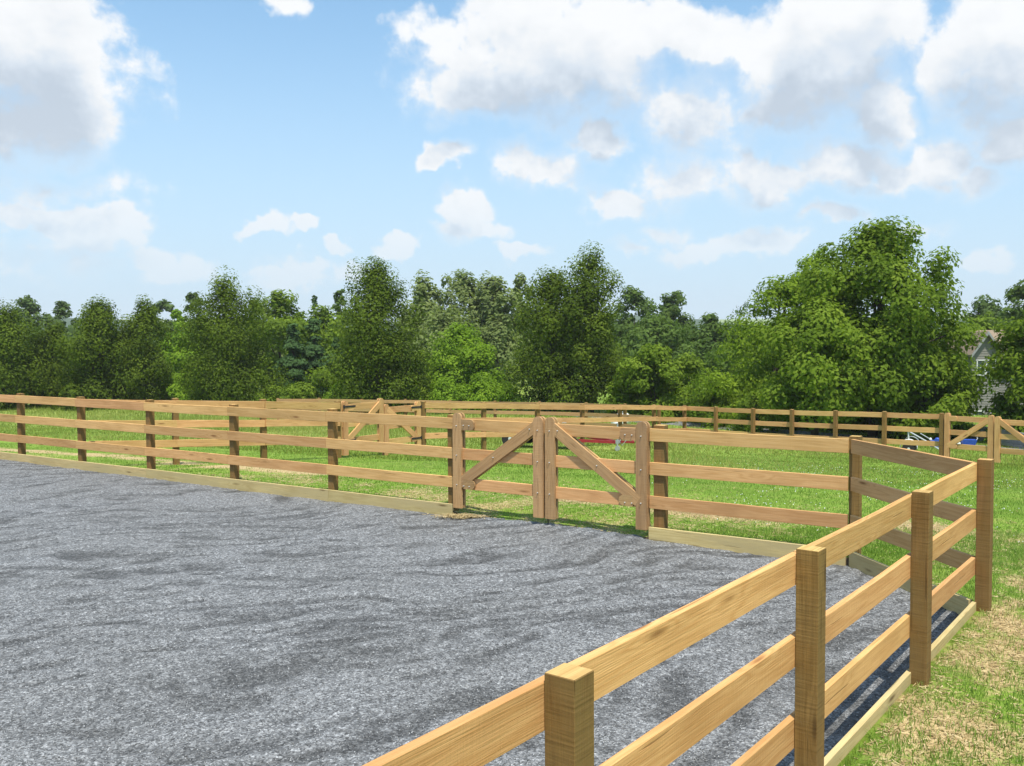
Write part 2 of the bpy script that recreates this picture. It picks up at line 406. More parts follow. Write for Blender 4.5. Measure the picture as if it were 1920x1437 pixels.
def mulch(x, y):
    x = np.asarray(x, float); y = np.asarray(y, float); dl = dL_(x, y); dr = dR_(x, y); ad = arena_d(x, y)
    nn = fbm2(x, y, 1.6, 3, 3); n2 = fbm2(x, y, 11.0, 5, 3)
    band = np.exp(-((dl-2.55+.35*np.sin(x*.7))/.62)**2)*np.clip(.78+.4*nn+.25*n2, 0, 1)
    edge = np.exp(-(ad/.45)**2)*.55*np.clip(.6+.6*nn, 0, 1)*np.where(np.abs((x*uL.x+(y-LC)*uL.y)-.58) < 1.7, .5, 1)
    verge = np.where((dl < 1.2), np.clip(1.25-(dr-.05)/1.9, 0, 1)*np.clip(.60+.24*nn+.36*n2, 0, 1), 0)*np.clip((dr+.1)/.2, 0, 1)
    zone = np.where((dl > 0), .5*np.clip(.55+.5*nn+.5*n2, 0, 1)*np.exp(-(dl/4.5)**2), 0)
    return np.clip(np.maximum.reduce([band, edge, verge, zone]), 0, 1)

def ground_material():
    m, n, b = newmat('lawn_ground'); tc = n.node('ShaderNodeTexCoord'); p = tc.outputs['Object']
    at = n.node('ShaderNodeAttribute'); at.attribute_name = 'mulch'; mu = at.outputs['Fac']
    a2 = n.node('ShaderNodeAttribute'); a2.attribute_name = 'field'; fd = a2.outputs['Fac']
    big = n.noise(p, .35, 4, .6); mid = n.noise(p, 3.2, 5, .65); fine = n.noise(p, 38, 4, .7)
    g = n.mix(n.range(big, .3, .7), (.100, .185, .020), (.17, .275, .036))
    g = n.mix(n.m('MULTIPLY', n.range(fine, .35, .75), .6), g, (.22, .32, .055))
    g = n.mix(n.m('MULTIPLY', n.range(mid, .45, .72), .5), g, (.30, .31, .09))
    f = n.mix(n.range(big, .3, .7), (.16, .23, .04), (.25, .30, .075))
    g = n.mix(fd, g, f)
    st = n.mix(n.range(fine, .3, .7), (.30, .215, .105), (.58, .455, .25))
    st = n.mix(n.m('MULTIPLY', n.range(mid, .45, .7), .5), st, (.22, .155, .075))
    mm = n.m('ADD', mu, n.m('MULTIPLY', n.m('SUBTRACT', n.noise(p, 11, 5, .7), .5), .9))
    c = n.mix(n.range(mm, .28, .62), g, st)
    n.put(b.inputs['Base Color'], c); b.inputs['Roughness'].default_value = .95; b.inputs['Specular IOR Level'].default_value = .1
    bp = n.node('ShaderNodeBump'); bp.inputs['Strength'].default_value = .8; bp.inputs['Distance'].default_value = .03
    n.put(bp.inputs['Height'], n.m('ADD', n.m('MULTIPLY', fine, .6), mid)); n.put(b.inputs['Normal'], bp.outputs[0])
    return m
M['ground'] = ground_material()
def build_ground():
    def ax(lo, hi, f0, f1, st):
        mid = list(np.arange(f0, f1+1e-6, st)); out = []
        d = st; v = f1
        while v < hi: d *= 1.22; v += d; out.append(min(v, hi))
        d = st; v = f0; neg = []
        while v > lo: d *= 1.22; v -= d; neg.append(max(v, lo))
        return np.array(sorted(set(neg))+mid+out)
    xs = ax(-2600, 2600, -16, 20, .3); ys = ax(-200, 2600, -2, 46, .3)
    X, Y = np.meshgrid(xs, ys); V = np.stack([X.ravel(), Y.ravel(), np.zeros(X.size)], 1)
    nx, ny = len(xs), len(ys); i = np.arange(nx*ny).reshape(ny, nx)
    Q = np.stack([i[:-1, :-1].ravel(), i[:-1, 1:].ravel(), i[1:, 1:].ravel(), i[1:, :-1].ravel()], 1)
    me = bpy.data.meshes.new('ground'); me.from_pydata(V.tolist(), [], Q.tolist())
    bm = bmesh.new(); bm.from_mesh(me)
    for co, no in ((PL(0, 0), nL), (PR(0, -.004), nR), (C1, nC)):
        gm = [f for f in bm.faces if f.calc_center_median().length < 90]
        es = {e for f in gm for e in f.edges}; vs = {v for f in gm for v in f.verts}
        bmesh.ops.bisect_plane(bm, geom=list(vs)+list(es)+gm, plane_co=co, plane_no=no, dist=1e-5)
    kill = [f for f in bm.faces if (lambda c: max(float(dL_(c.x, c.y)), float(dR_(c.x, c.y)), float(dC_(c.x, c.y))) < -.001 and c.length < 60)(f.calc_center_median())]
    bmesh.ops.delete(bm, geom=kill, context='FACES')
    co = np.array([v.co[:] for v in bm.verts]); z = gz(co[:, 0], co[:, 1])
    for v, zz in zip(bm.verts, z): v.co.z = zz
    # soil edge where the lawn breaks off at the gravel
    be = [e for e in bm.edges if e.is_boundary and e.calc_length() < 3 and ((e.verts[0].co+e.verts[1].co)/2).xy.length < 55]
    r = bmesh.ops.extrude_edge_only(bm, edges=be)
    for v in r['geom']:
        if isinstance(v, bmesh.types.BMVert): v.co.z -= .35
        elif isinstance(v, bmesh.types.BMFace): v.material_index = 1
    bm.to_mesh(me); bm.free()
    co = np.empty(len(me.vertices)*3); me.vertices.foreach_get('co', co); co = co.reshape(-1, 3)
    a = me.attributes.new('mulch', 'FLOAT', 'POINT'); a.data.foreach_set('value', mulch(co[:, 0], co[:, 1]).astype(np.float32))
    dl = dL_(co[:, 0], co[:, 1]); fd = np.clip((dl-8)/10, 0, 1)*np.clip(1-(co[:, 0]-2)/8, 0, 1)*.9
    fd = np.maximum(fd, np.clip((np.hypot(co[:, 0], co[:, 1])-70)/30, 0, 1)*.5)
    a = me.attributes.new('field', 'FLOAT', 'POINT'); a.data.foreach_set('value', fd.astype(np.float32))
    me.polygons.foreach_set('use_smooth', np.ones(len(me.polygons), bool))
    me.materials.append(M['ground']); me.materials.append(simple('dark_soil', (.07, .05, .03), .95, var=.4, scale=30)); me.update()
    o = bpy.data.objects.new('ground', me); COL.objects.link(o); o['kind'] = 'structure'; return o
build_ground()

def gravel_material():
    m, n, b = newmat('grey_stone_dust'); tc = n.node('ShaderNodeTexCoord'); p = tc.outputs['Object']
    vo = n.node('ShaderNodeTexVoronoi'); n.put(vo.inputs['Vector'], p); vo.inputs['Scale'].default_value = 85
    gr = n.sep(vo.outputs['Color'])[0]
    vo2 = n.node('ShaderNodeTexVoronoi'); n.put(vo2.inputs['Vector'], p); vo2.inputs['Scale'].default_value = 33
    gr2 = n.sep(vo2.outputs['Color'])[1]
    cl = n.noise(p, 9, 4, .65); big = n.noise(p, .5, 3, .5)
    at = n.node('ShaderNodeAttribute'); at.attribute_name = 'rake'; rk = at.outputs['Fac']
    st = n.m('ADD', rk, n.m('ADD', n.m('MULTIPLY', n.m('SUBTRACT', cl, .5), .9), n.m('MULTIPLY', n.m('SUBTRACT', big, .5), .15)))
    base = n.mix(n.range(st, .1, .9), (.090, .092, .096), (.202, .208, .220))
    base = n.mix(n.m('MULTIPLY', n.range(big, .35, .65), .2), base, (.15, .149, .145))
    sp = n.ramp(gr, [(0, .32), (.35, .72), (.75, 1.12), (.93, 1.45), (1, 2.0)])
    sp2 = n.ramp(gr2, [(0, .6), (.6, 1.0), (1, 1.35)])
    c = n.mix(1., n.mix(1., base, sp, 'MULTIPLY'), sp2, 'MULTIPLY')
    n.put(b.inputs['Base Color'], c); b.inputs['Roughness'].default_value = .7; b.inputs['Specular IOR Level'].default_value = .3
    bp = n.node('ShaderNodeBump'); bp.inputs['Strength'].default_value = 1.0; bp.inputs['Distance'].default_value = .012
    n.put(bp.inputs['Height'], n.m('ADD', n.m('MULTIPLY', vo.outputs['Distance'], .6), n.m('ADD', n.m('MULTIPLY', vo2.outputs['Distance'], .6), n.m('MULTIPLY', cl, 1.4))))
    n.put(b.inputs['Normal'], bp.outputs[0]); return m
M['gravel'] = gravel_material()
def build_gravel():
    def smooth_noise(x, y, sx, sy, ang, seed):
        rg = np.random.default_rng(seed); c, s = math.cos(ang), math.sin(ang)
        u = (x*c+y*s)/sx; v = (-x*s+y*c)/sy
        T = rg.random((256, 256)); iu = np.floor(u).astype(int); iv = np.floor(v).astype(int); fu = u-iu; fv = v-iv
        fu = fu*fu*(3-2*fu); fv = fv*fv*(3-2*fv); g = lambda a, b: T[a % 256, b % 256]
        return (g(iu, iv)*(1-fu)+g(iu+1, iv)*fu)*(1-fv)+(g(iu, iv+1)*(1-fu)+g(iu+1, iv+1)*fu)*fv
    def lay(x, y):
        # wandering drag marks and hoof scuffs left by the rake, bent by irregular swirls
        wx = x+1.5*(smooth_noise(x, y, 2.3, 2.3, .3, 21)-.5)+.5*(smooth_noise(x, y, .7, .7, .9, 22)-.5)
        wy = y+1.9*(smooth_noise(x, y, 2.6, 2.6, .8, 23)-.5)+.5*(smooth_noise(x, y, .8, .8, .1, 24)-.5)
        a = smooth_noise(wx, wy, .95, .17, .42, 1); b = smooth_noise(wx, wy, .42, .11, .12, 2)
        c = smooth_noise(wx, wy, .22, .12, .7, 3); d = smooth_noise(wx, wy, 2.6, 1.3, .4, 4); e = smooth_noise(x, y, .10, .08, .2, 5)
        f = smooth_noise(wx, wy, 1.3, .09, .55, 6)
        return .28*a+.27*b+.22*c+.05*d+.16*e+.32*(f-.5)+.02
    st = .055
    xs = np.concatenate([np.arange(-26, -12, .16), np.arange(-12, 5.4, st)]); ys = np.concatenate([np.arange(-5, 2.5, .2), np.arange(2.5, 15, st), np.arange(15, 32, .11)])
    X, Y = np.meshgrid(xs, ys); x, y = X.ravel(), Y.ravel()
    h = lay(x, y); ad = arena_d(x, y)
    rk = np.clip((h-.27)/.40, 0, 1)**.8
    z = (h-.5)*.05-.012+.012*fbm2(x, y, .5, 2, 2)
    tt = np.abs((x*uL.x+(y-LC)*uL.y)-.58); gate = np.exp(-(np.maximum(tt-1.52, 0)/.10)**2)*(dL_(x, y) > -.6)
    z = np.where(ad > -.35, z-.02*np.clip((ad+.35)/.35, 0, 1)+gate*(.035*np.clip((ad+.35)/.35, 0, 1)-.12*np.maximum(ad, 0)), z)
    V = np.stack([x, y, z], 1); nx, ny = len(xs), len(ys); i = np.arange(nx*ny).reshape(ny, nx)
    Q = np.stack([i[:-1, :-1].ravel(), i[:-1, 1:].ravel(), i[1:, 1:].ravel(), i[1:, :-1].ravel()], 1)
    Q = Q[(ad-.33*(gate > .8))[Q].min(1) < -.005]
    used = np.unique(Q); mp = -np.ones(len(V), int); mp[used] = np.arange(len(used)); V = V[used]; Q = mp[Q]; rk = rk[used]; lim = np.where(gate[used] > .8, -.3, .012)
    # pull overhanging vertices back to just behind the kickboards
    for k in range(3):
        for dd, nn in ((dL_, nL), (dR_, nR), (dC_, nC)):
            e = np.maximum(dd(V[:, 0], V[:, 1])+(lim if dd is dL_ else .012), 0); V[:, 0] -= e*nn.x; V[:, 1] -= e*nn.y
    o = np_mesh('gravel_arena', V, Q, M['gravel'], smooth=True)
    a = o.data.attributes.new('rake', 'FLOAT', 'POINT'); a.data.foreach_set('value', rk.astype(np.float32))
    o['kind'] = 'structure'; return o
build_gravel()
def loose_stones():
    rg = np.random.default_rng(8); n = 60000; Y = 2.6*(10/2.6)**rg.random(n); X = (rg.uniform(-80, 2000, n)-960)/F*Y
    k = arena_d(X, Y) < -.06; X, Y = X[k][:26000], Y[k][:26000]; n = len(X)
    o = [q for q in COL.objects if q.name == 'gravel_arena'][0]
    bv = o.data; co = np.empty(len(bv.vertices)*3); bv.vertices.foreach_get('co', co); co = co.reshape(-1, 3)
    # height of the nearest gravel vertex through a coarse hash
    key = {}
    for i, (a, b) in enumerate(np.floor(co[:, :2]/.055).astype(int)): key[(a, b)] = i
    z = np.array([co[key[(a, b)], 2] if (a, b) in key else -.03 for a, b in np.floor(np.stack([X, Y], 1)/.055).astype(int)])
    r = rg.uniform(.003, .0075, n)*(.8+Y/14)
    T = np.array([(1, 0, -.4), (-.5, .87, -.4), (-.5, -.87, -.4), (0, 0, .75)]); a = rg.random(n)*2*PI
    ca, sa = np.cos(a), np.sin(a); sc = rg.uniform(.6, 1.4, (n, 1, 3)); L = T[None]*sc
    V = np.stack([L[:, :, 0]*ca[:, None]-L[:, :, 1]*sa[:, None], L[:, :, 0]*sa[:, None]+L[:, :, 1]*ca[:, None], L[:, :, 2]], 2)*r[:, None, None]+np.stack([X, Y, z+r*.35], 1)[:, None]
    FI = (np.arange(n)[:, None, None]*4+np.array([(0, 1, 3), (1, 2, 3), (2, 0, 3), (0, 2, 1)])[None]).reshape(-1, 3)
    m, nn, b = newmat('loose_stone'); at = nn.node('ShaderNodeAttribute'); at.attribute_name = 'tint'
    nn.put(b.inputs['Base Color'], nn.ramp(at.outputs['Fac'], [(0, (.07, .07, .07)), (.6, (.24, .245, .255)), (1, (.40, .41, .43))])); b.inputs['Roughness'].default_value = .6
    q = np_mesh('loose_gravel', V.reshape(-1, 3), FI, m, np.repeat(rg.random(n), 4)); tag(q, 'loose grey stone chips strewn over the raked arena', 'gravel', kind='stuff')
loose_stones()

# ------------------------------------------------------------------ driveway and far hills
def strip(name, pts, w, mat, lift=.02):
    V, Fc = [], []
    P = []
    for a, b in zip(pts[:-1], pts[1:]):
        for k in range(12): P.append(a.lerp(b, k/12))
    P.append(pts[-1])
    for i, p in enumerate(P):
        d = (P[min(i+1, len(P)-1)]-P[max(i-1, 0)]); d.z = 0; d.normalize(); q = Vector((-d.y, d.x, 0))
        for s in (-1, -.33, .33, 1):
            v = p+q*s*w/2; V.append((v.x, v.y, ground_at(v.x, v.y)+lift+(.03 if abs(s) < .5 else -.05)))
    for i in range(len(P)-1):
        for k in range(3): Fc.append((i*4+k, i*4+k+1, (i+1)*4+k+1, (i+1)*4+k))
    o = mesh_obj(name, V, Fc, [mat], smooth=True); o['kind'] = 'structure'; return o
M['asphalt'] = simple('worn_asphalt', (.17, .17, .18), .9, var=.2, scale=6)
strip('driveway', [gpt(1290, 797)+Vector((-6, 8, 0)), gpt(1410, 806), gpt(1500, 812), gpt(1760, 833), gpt(1915, 846), gpt(1915, 846)+Vector((6, -6, 0))], 3.2, M['asphalt'])
def build_hills():
    V, Fc = [], []; n = 160
    for j, (r, hh) in enumerate(((900, 0), (1250, 22), (1550, 44), (2100, 50))):
        for i in range(n+1):
            a = -1.0+2.0*i/n; k = fbm2(np.array(a*6.0), np.array(j*.7), 1.0, 7, 4)
            rip = fbm2(np.array(a*70.0), np.array(j*3.1), 1.0, 3, 3)
            V.append((r*math.sin(a), r*math.cos(a), -4+hh+(hh*.30)*float(k)+(hh*.035)*float(rip)))
    for j in range(3):
        for i in range(n): Fc.append((j*(n+1)+i, j*(n+1)+i+1, (j+1)*(n+1)+i+1, (j+1)*(n+1)+i))
    m, nn, b = newmat('wooded_hillside'); tc = nn.node('ShaderNodeTexCoord')
    f = nn.noise(tc.outputs['Object'], .06, 6, .7)
    nn.put(b.inputs['Base Color'], nn.mix(nn.range(f, .3, .7), (.03, .06, .03), (.07, .12, .05))); b.inputs['Roughness'].default_value = 1
    b.inputs['Specular IOR Level'].default_value = 0
    bp = nn.node('ShaderNodeBump'); bp.inputs['Distance'].default_value = 8; nn.put(bp.inputs['Height'], f); nn.put(b.inputs['Normal'], bp.outputs[0])
    o = mesh_obj('hills', V, Fc, [m], smooth=True); o['kind'] = 'structure'
build_hills()

# ------------------------------------------------------------------ board fences
T_, RH, SP, KH = 1.523, .174, .465, .157       # top of top rail, rail height, rail spacing, kickboard top
PS, RT = .127, .042                            # post size, board thickness
LEVELS = (T_-RH/2, T_-SP-RH/2, T_-2*SP-RH/2)
def jit(a): return random.uniform(-a, a)
def add_post(parent, p, ux, top=1.56, foot=.0, size=PS):
    """p: centre of post at ground height p.z"""
    h = top+.45+jit(.008)
    me = cbox(size, size, round(h, 2), .003, (M['post'], M['end']), 'z')
    return place('post', me, (p.x, p.y, p.z-.45+h/2), (Vector(ux)+Vector((jit(.02), jit(.02), jit(.006)))), (0, 0, 1), parent)
def bowed_board(l, t, h, mat, var, c=.003, seg=8):
    """sawn board with eased edges, a slight bow and unevenly sawn arrises"""
    key = ('bow', round(l, 2), t, h, mat, var)
    if key in _cache: return _cache[key]
    rg = random.Random(int(l*1000)+var*7); by, bz = rg.uniform(-.004, .004), rg.uniform(-.006, .006); tw = rg.uniform(-.012, .012)
    V, Fc = [], []
    for i in range(seg+1):
        x = -l/2+l*i/seg; k = math.cos(PI*x/l); r = tw*x/l
        for y, z in ((-t/2, -h/2+c), (-t/2, h/2-c), (-t/2+c, h/2), (t/2-c, h/2), (t/2, h/2-c), (t/2, -h/2+c), (t/2-c, -h/2), (-t/2+c, -h/2)):
            e = rg.uniform(-.0012, .0012); V.append((x, y+by*k-r*z, z+bz*k+r*y+(e if abs(z) > h/2-2*c else 0)))
    for i in range(seg):
        for j in range(8): Fc.append((i*8+j, i*8+(j+1) % 8, (i+1)*8+(j+1) % 8, (i+1)*8+j))
    Fc += [tuple(range(7, -1, -1)), tuple(seg*8+j for j in range(8))]
    me = bpy.data.meshes.new('board'); me.from_pydata(V, [], Fc); me.materials.append(M[mat]); me.update(); _cache[key] = me
    return me
def add_board(parent, a, b, h=RH, mat='rail', name='rail', t=RT):
    d = b-a; me = bowed_board(d.length, t, h, mat, random.randrange(4))
    return place(name, me, (a+b)/2+Vector((0, 0, jit(.004))), d, (jit(.012), jit(.012), 1), parent)

# --- arena fence, stretch left of the gate
fl = thing('board_fence', 'long three-rail timber fence with kickboard edging the gravel, left of the arena gate', 'fence', PL(-8))
postsL = [-24.1, -21.5, -18.95, -16.4, -13.88, -11.43, -8.98, -6.41, -3.83, -1.195]
for t in postsL: add_post(fl, PL(t, RT+PS/2), uL)
for a, b in zip(postsL[:-1], postsL[1:]):
    for z in LEVELS:
        e = jit(.01); add_board(fl, PL(a-PS/2+.003, RT/2, z), PL(b-PS/2-.003 if b != postsL[-1] else b+.075, RT/2, z))
for a, b in ((-24.1, -18.95), (-18.95, -13.88), (-13.88, -8.98), (-8.98, -3.83), (-3.83, -1.12)):
    add_board(fl, PL(a+.003, -RT/2+.04-.02, KH-.14), PL(b-.003, -RT/2+.04-.02, KH-.14), .28, 'kick', 'kickboard')
# --- arena fence right of the gate: one bay, the cut corner, the near run
fr = thing('board_fence', 'near three-rail timber fence with kickboard, turning the cut corner beside the camera', 'fence', PR(8))
add_post(fr, PL(2.385, RT+PS/2+.005), uL, size=.15); 
cp = C1+nL*(RT+PS/2+.005)+uL*.04; add_post(fr, cp, uL)
for z in LEVELS:
    add_board(fr, PL(2.262, RT/2, z), PL(4.905, RT/2, z))
    add_board(fr, C1+uC*.012+nC*RT/2+Vector((0, 0, z)), P4-uC*.055+nC*RT/2+Vector((0, 0, z)))
add_board(fr, PL(2.262, 0, KH-.14), PL(4.89, 0, KH-.14), .28, 'kick', 'kickboard')
add_board(fr, C1+uC*.03+Vector((0, 0, KH-.14)), P4-uC*.06+Vector((0, 0, KH-.14)), .28, 'kick', 'kickboard')
postsR = [-3.3, -.85, 1.61, 4.05, 6.455, 8.885, 11.29]
for t in postsR: add_post(fr, PR(t, PS/2+.002), uR)
for a, b in zip(postsR[:-1], postsR[1:]):
    last = b == postsR[-1]
    for z in LEVELS:
        add_board(fr, PR(a+.003, -RT/2, z), PR(b-.003 if not last else b-.045, -RT/2, z), mat='rail_fresh')
for a, b in ((-3.3, -.85), (-.85, 4.05), (4.05, 8.885), (8.885, 11.24)):
    add_board(fr, PR(a+.003, -.005, KH-.14), PR(b-.003, -.005, KH-.14), .28, 'kick', 'kickboard')

# --- gates
def arch_board(w, h, t, name='stile', mat='gate', r=.06):
    """upright board with rounded top corners, local Z up from 0, X width, Y thickness"""
    prof = [(-w/2, 0), (w/2, 0), (w/2, h-r*1.3)]
    for k in range(1, 4): a = k/4*PI/2; prof.append((w/2-r+r*math.cos(a), h-r*1.3+r*1.3*math.sin(a)))
    prof += [(w/2-r, h), (-w/2+r, h)]
    for k in range(1, 4): a = PI/2+k/4*PI/2; prof.append((-w/2+r+r*math.cos(a), h-r*1.3+r*1.3*math.sin(a)))
    prof.append((-w/2, h-r*1.3))
    n = len(prof); V = [(x, -t/2, z) for x, z in prof]+[(x, t/2, z) for x, z in prof]
    Fc = [tuple(range(n)), tuple(range(2*n-1, n-1, -1))]+[(i+n, (i+1) % n+n, (i+1) % n, i) for i in range(n)]
    key = ('arch', round(w, 3), round(h, 3), t, mat, r)
    if key not in _cache:
        me = bpy.data.meshes.new('stile'); me.from_pydata(V, [], Fc); me.materials.append(M[mat]); _cache[key] = me
    return _cache[key]
def gate_leaf(label, base, ux, length, mirror=False, group=None, hinges=False, zoff=0., braces=2, mat='gate', rod=False, bolts=True, hs=1.0, rmat='rail'):
    """base: hinge-end foot; ux: direction hinge -> latch; local -Y faces the camera side"""
    ux = Vector(ux).normalized(); ang = math.atan2(ux.y, ux.x)
    g = thing('timber_gate', label, 'gate', base, 0, group)
    yd = Vector((-ux.y, ux.x, 0))
    if yd.y < 0: yd = -yd                      # away from the camera
    sw = .165; up = Vector((0, 0, 1))
    P = lambda x, y, z: base+ux*x+yd*y+up*(z*hs)
    bm_ = M['steel']
    zs = [z-.0 for z in LEVELS]
    slope = uL if False else None
    for z in zs: 
        me = cbox(length-.02, .04, RH, .004, (M[rmat],)); place('rail', me, P(length/2, 0, z), ux, up, g)
    for side in (-1, 1):
        for x in (sw/2, length-sw/2):
            o = bpy.data.objects.new('stile', arch_board(sw, 1.50*hs, .04, mat=mat+'_v')); COL.objects.link(o); o.parent = g
            lo = P(x+jit(.004), side*.041, .115)-base
            o.matrix_local = Matrix.Translation(lo) @ Matrix.Rotation(ang+jit(.01), 4, 'Z')
    ends = ((sw+.02, zs[2]+.02), (length-sw-.005, zs[0]+.015))
    for side in ((-1, 1) if braces == 2 else (-1,)):
        a = P(ends[0][0]-.06, side*.041, ends[0][1]-.02); b = P(ends[1][0]+.05, side*.041, ends[1][1]+.02)
        if mirror: pass
        me = cbox((b-a).length, .04, .165, .004, (M[mat],)); place('brace', me, (a+b)/2, b-a, up, g)
        # rounded hinge blocks
        for z in ((zs[0], zs[2]) if side == -1 else ()):
            if z == zs[2]:
                me = arch_board(.15, .21, .038, mat=mat+'_v', r=.06)
                o = bpy.data.objects.new('end_block', me); COL.objects.link(o); o.parent = g
                o.matrix_local = Matrix.Translation(P(sw+.045, -.0425, z)-base) @ Matrix.Rotation(ang, 4, 'Z') @ Matrix.Rotation(PI/2, 4, 'Y')
            else:
                me = arch_board(.17, .24, .038, mat=mat+'_v', r=.05)
                o = bpy.data.objects.new('end_block', me); COL.objects.link(o); o.parent = g
                o.matrix_local = Matrix.Translation(P(sw+.003, -.0425, z)-base) @ Matrix.Rotation(ang, 4, 'Z') @ Matrix.Rotation(PI/2, 4, 'Y')
    if bolts:
        V, Fc = join([lathe([(.009, 0), (.009, .005), (.005, .008), (.005, .024), (.002, .026)], 8, 'Y')])
        if 'bolt' not in _cache:
            me = bpy.data.meshes.new('bolt'); me.from_pydata([(v[0], -v[1], v[2]) for v in V], [], [tuple(reversed(f)) for f in Fc]); me.materials.append(bm_); _cache['bolt'] = me
        spots = [(x, -.061, z-.02) for x in (sw/2, length-sw/2) for z in zs]
        spots += [(sw+.055, -.062, zs[0]-.01), (sw+.16, -.062, zs[0]-.01), (sw+.055, -.062, zs[2]-.03), (sw+.16, -.062, zs[2]-.03), (length-sw-.055, -.062, zs[0]-.01), (length*.47, -.062, zs[1]-.01)]
        for s in spots:
            o = bpy.data.objects.new('bolt', _cache['bolt']); COL.objects.link(o); o.parent = g
            rz = math.atan2(yd.y, yd.x)-PI/2
            o.matrix_local = Matrix.Translation(P(*s)-base) @ Matrix.Rotation(rz, 4, 'Z')
    if hinges:
        for z in (zs[0]+.02, zs[2]+.02):
            V, Fc = join([boxg((0, 0, 0), (.46, .008, .05)), lathe([(.022, -.05), (.022, .05)], 8, 'Z')])
            V = [(v[0]+(.20 if i < 8 else 0), v[1], v[2]) for i, v in enumerate(V)]
            o = mesh_obj('strap_hinge', V, Fc, [M['iron']], g); o.matrix_local = Matrix.Translation(P(0, -.068, z)-base) @ Matrix.Rotation(ang, 4, 'Z')
    if rod:
        V, Fc = tube([(0, 0, -.02), (0, 0, .5)], [.008, .008], 6)
        o = mesh_obj('drop_rod', V, Fc, [M['iron']], g); o.matrix_local = Matrix.Translation(P(length-.02, .0, 0)-base)
    return g
gate_leaf('left leaf of the near timber gate, brace rising toward the middle stile', PL(-1.085, 0), uL, 1.655, hinges=False)
gate_leaf('right leaf of the near timber gate, split brace dropping to the right hinge', PL(2.245, 0), -uL, 1.635, mirror=True, rod=True)

# --- paddock fences on the falling ground behind
def paddock_fence(f, pts, rail_side, gap_first=False, mat='rail'):
    """pts: list of (x, y); rails on the side given by rail_side (+1 = left of travel)"""
    P = [Vector((x, y, ground_at(x, y))) for x, y in pts]
    for i, p in enumerate(P):
        if i == 0 and gap_first: continue
        d = (P[min(i+1, len(P)-1)]-P[max(i-1, 0)]); d.z = 0
        add_post(f, p, d)
    for a, b in zip(P[:-1], P[1:]):
        d = b-a; d.z = 0; d.normalize(); q = Vector((-d.y, d.x, 0))*rail_side*(PS/2+RT/2+.002)
        for z in LEVELS: add_board(f, a+q+Vector((0, 0, z)), b+q+Vector((0, 0, z)), mat=mat)
def interp(pts, n):
    P = [Vector((p[0], p[1])) for p in pts]; L = [0]
    for a, b in zip(P[:-1], P[1:]): L.append(L[-1]+(b-a).length)
    out = []
    for i in range(n+1):
        s = L[-1]*i/n
        for k in range(len(P)-1):
            if s <= L[k+1]+1e-6: q = P[k].lerp(P[k+1], (s-L[k])/(L[k+1]-L[k])); out.append((q.x, q.y)); break
    return out
def D(px, Y): return ((px-960)/F*Y, Y)
f2 = thing('board_fence', 'sunlit paddock fence branching off the left arena fence up to the middle gate', 'fence', (*D(400, 22), 0))
A0 = PL(-11.43, RT+PS+.07)
a = (A0.x, A0.y)
paddock_fence(f2, [a, D(327, 21.6), D(492, 22.9), D(632, 25.0)], -1, gap_first=True)
g2l = D(641, 25.1); g2r = D(786, 27.6)
v = Vector((g2r[0]-g2l[0], g2r[1]-g2l[1], 0)); gm = v.length
zl, zr = ground_at(*g2l)-.05, ground_at(*g2r)-.05
gate_leaf('left leaf of the middle paddock gate with black strap hinges and pale brace', Vector((*g2l, zl)), v, gm/2-.02, hinges=True, bolts=False, mat='rail', braces=1)
gate_leaf('right leaf of the middle paddock gate with black strap hinges', Vector((*g2r, zr)), -v, gm/2-.02, hinges=True, bolts=False, mat='rail', braces=1)
f3 = thing('board_fence', 'far paddock fence running from the middle gate round the far corner to the right gate', 'fence', (*D(1284, 39), 0))
run = interp([D(793, 27.9), D(1050, 32.2), D(1284, 39.0)], 6)
paddock_fence(f3, run, -1)
run2 = [D(1284, 39.0), D(1343, 37.6), D(1413, 36.2), D(1486, 34.9), D(1568, 33.6), D(1660, 32.3), D(1768, 31.0)]
P0 = run2[0]
paddock_fence(f3, run2[1:], 1)
for z in LEVELS:                                            # first bay after the corner, the corner post is shared
    p, q = [Vector((x, y, ground_at(x, y)+z)) for x, y in run2[:2]]
    d = (q-p).normalized(); s = Vector((-d.y, d.x, 0))*(PS/2+RT/2+.002); add_board(f3, p+s, q+s)
g3l = D(1774, 30.9); g3r = D(1968, 28.6)
v = Vector((g3r[0]-g3l[0], g3r[1]-g3l[1], 0)); gm = v.length
gate_leaf('left leaf of the far right paddock gate in front of the blue cart', Vector((*g3l, ground_at(*g3l)-.03)), v, gm/2-.02, bolts=False, mat='rail')
gate_leaf('right leaf of the far right paddock gate, cut by the picture edge', Vector((*g3r, ground_at(*g3r)-.08)), -v, gm/2-.02, bolts=False, mat='rail')
f4 = thing('board_fence', 'farthest paddock fence, brown and half hidden behind the sunlit rails', 'fence', (*D(900, 47), 0))
paddock_fence(f4, interp([D(520, 51), D(900, 48), D(1139, 45.0), D(1236, 41.6)], 9), -1, mat='gate')

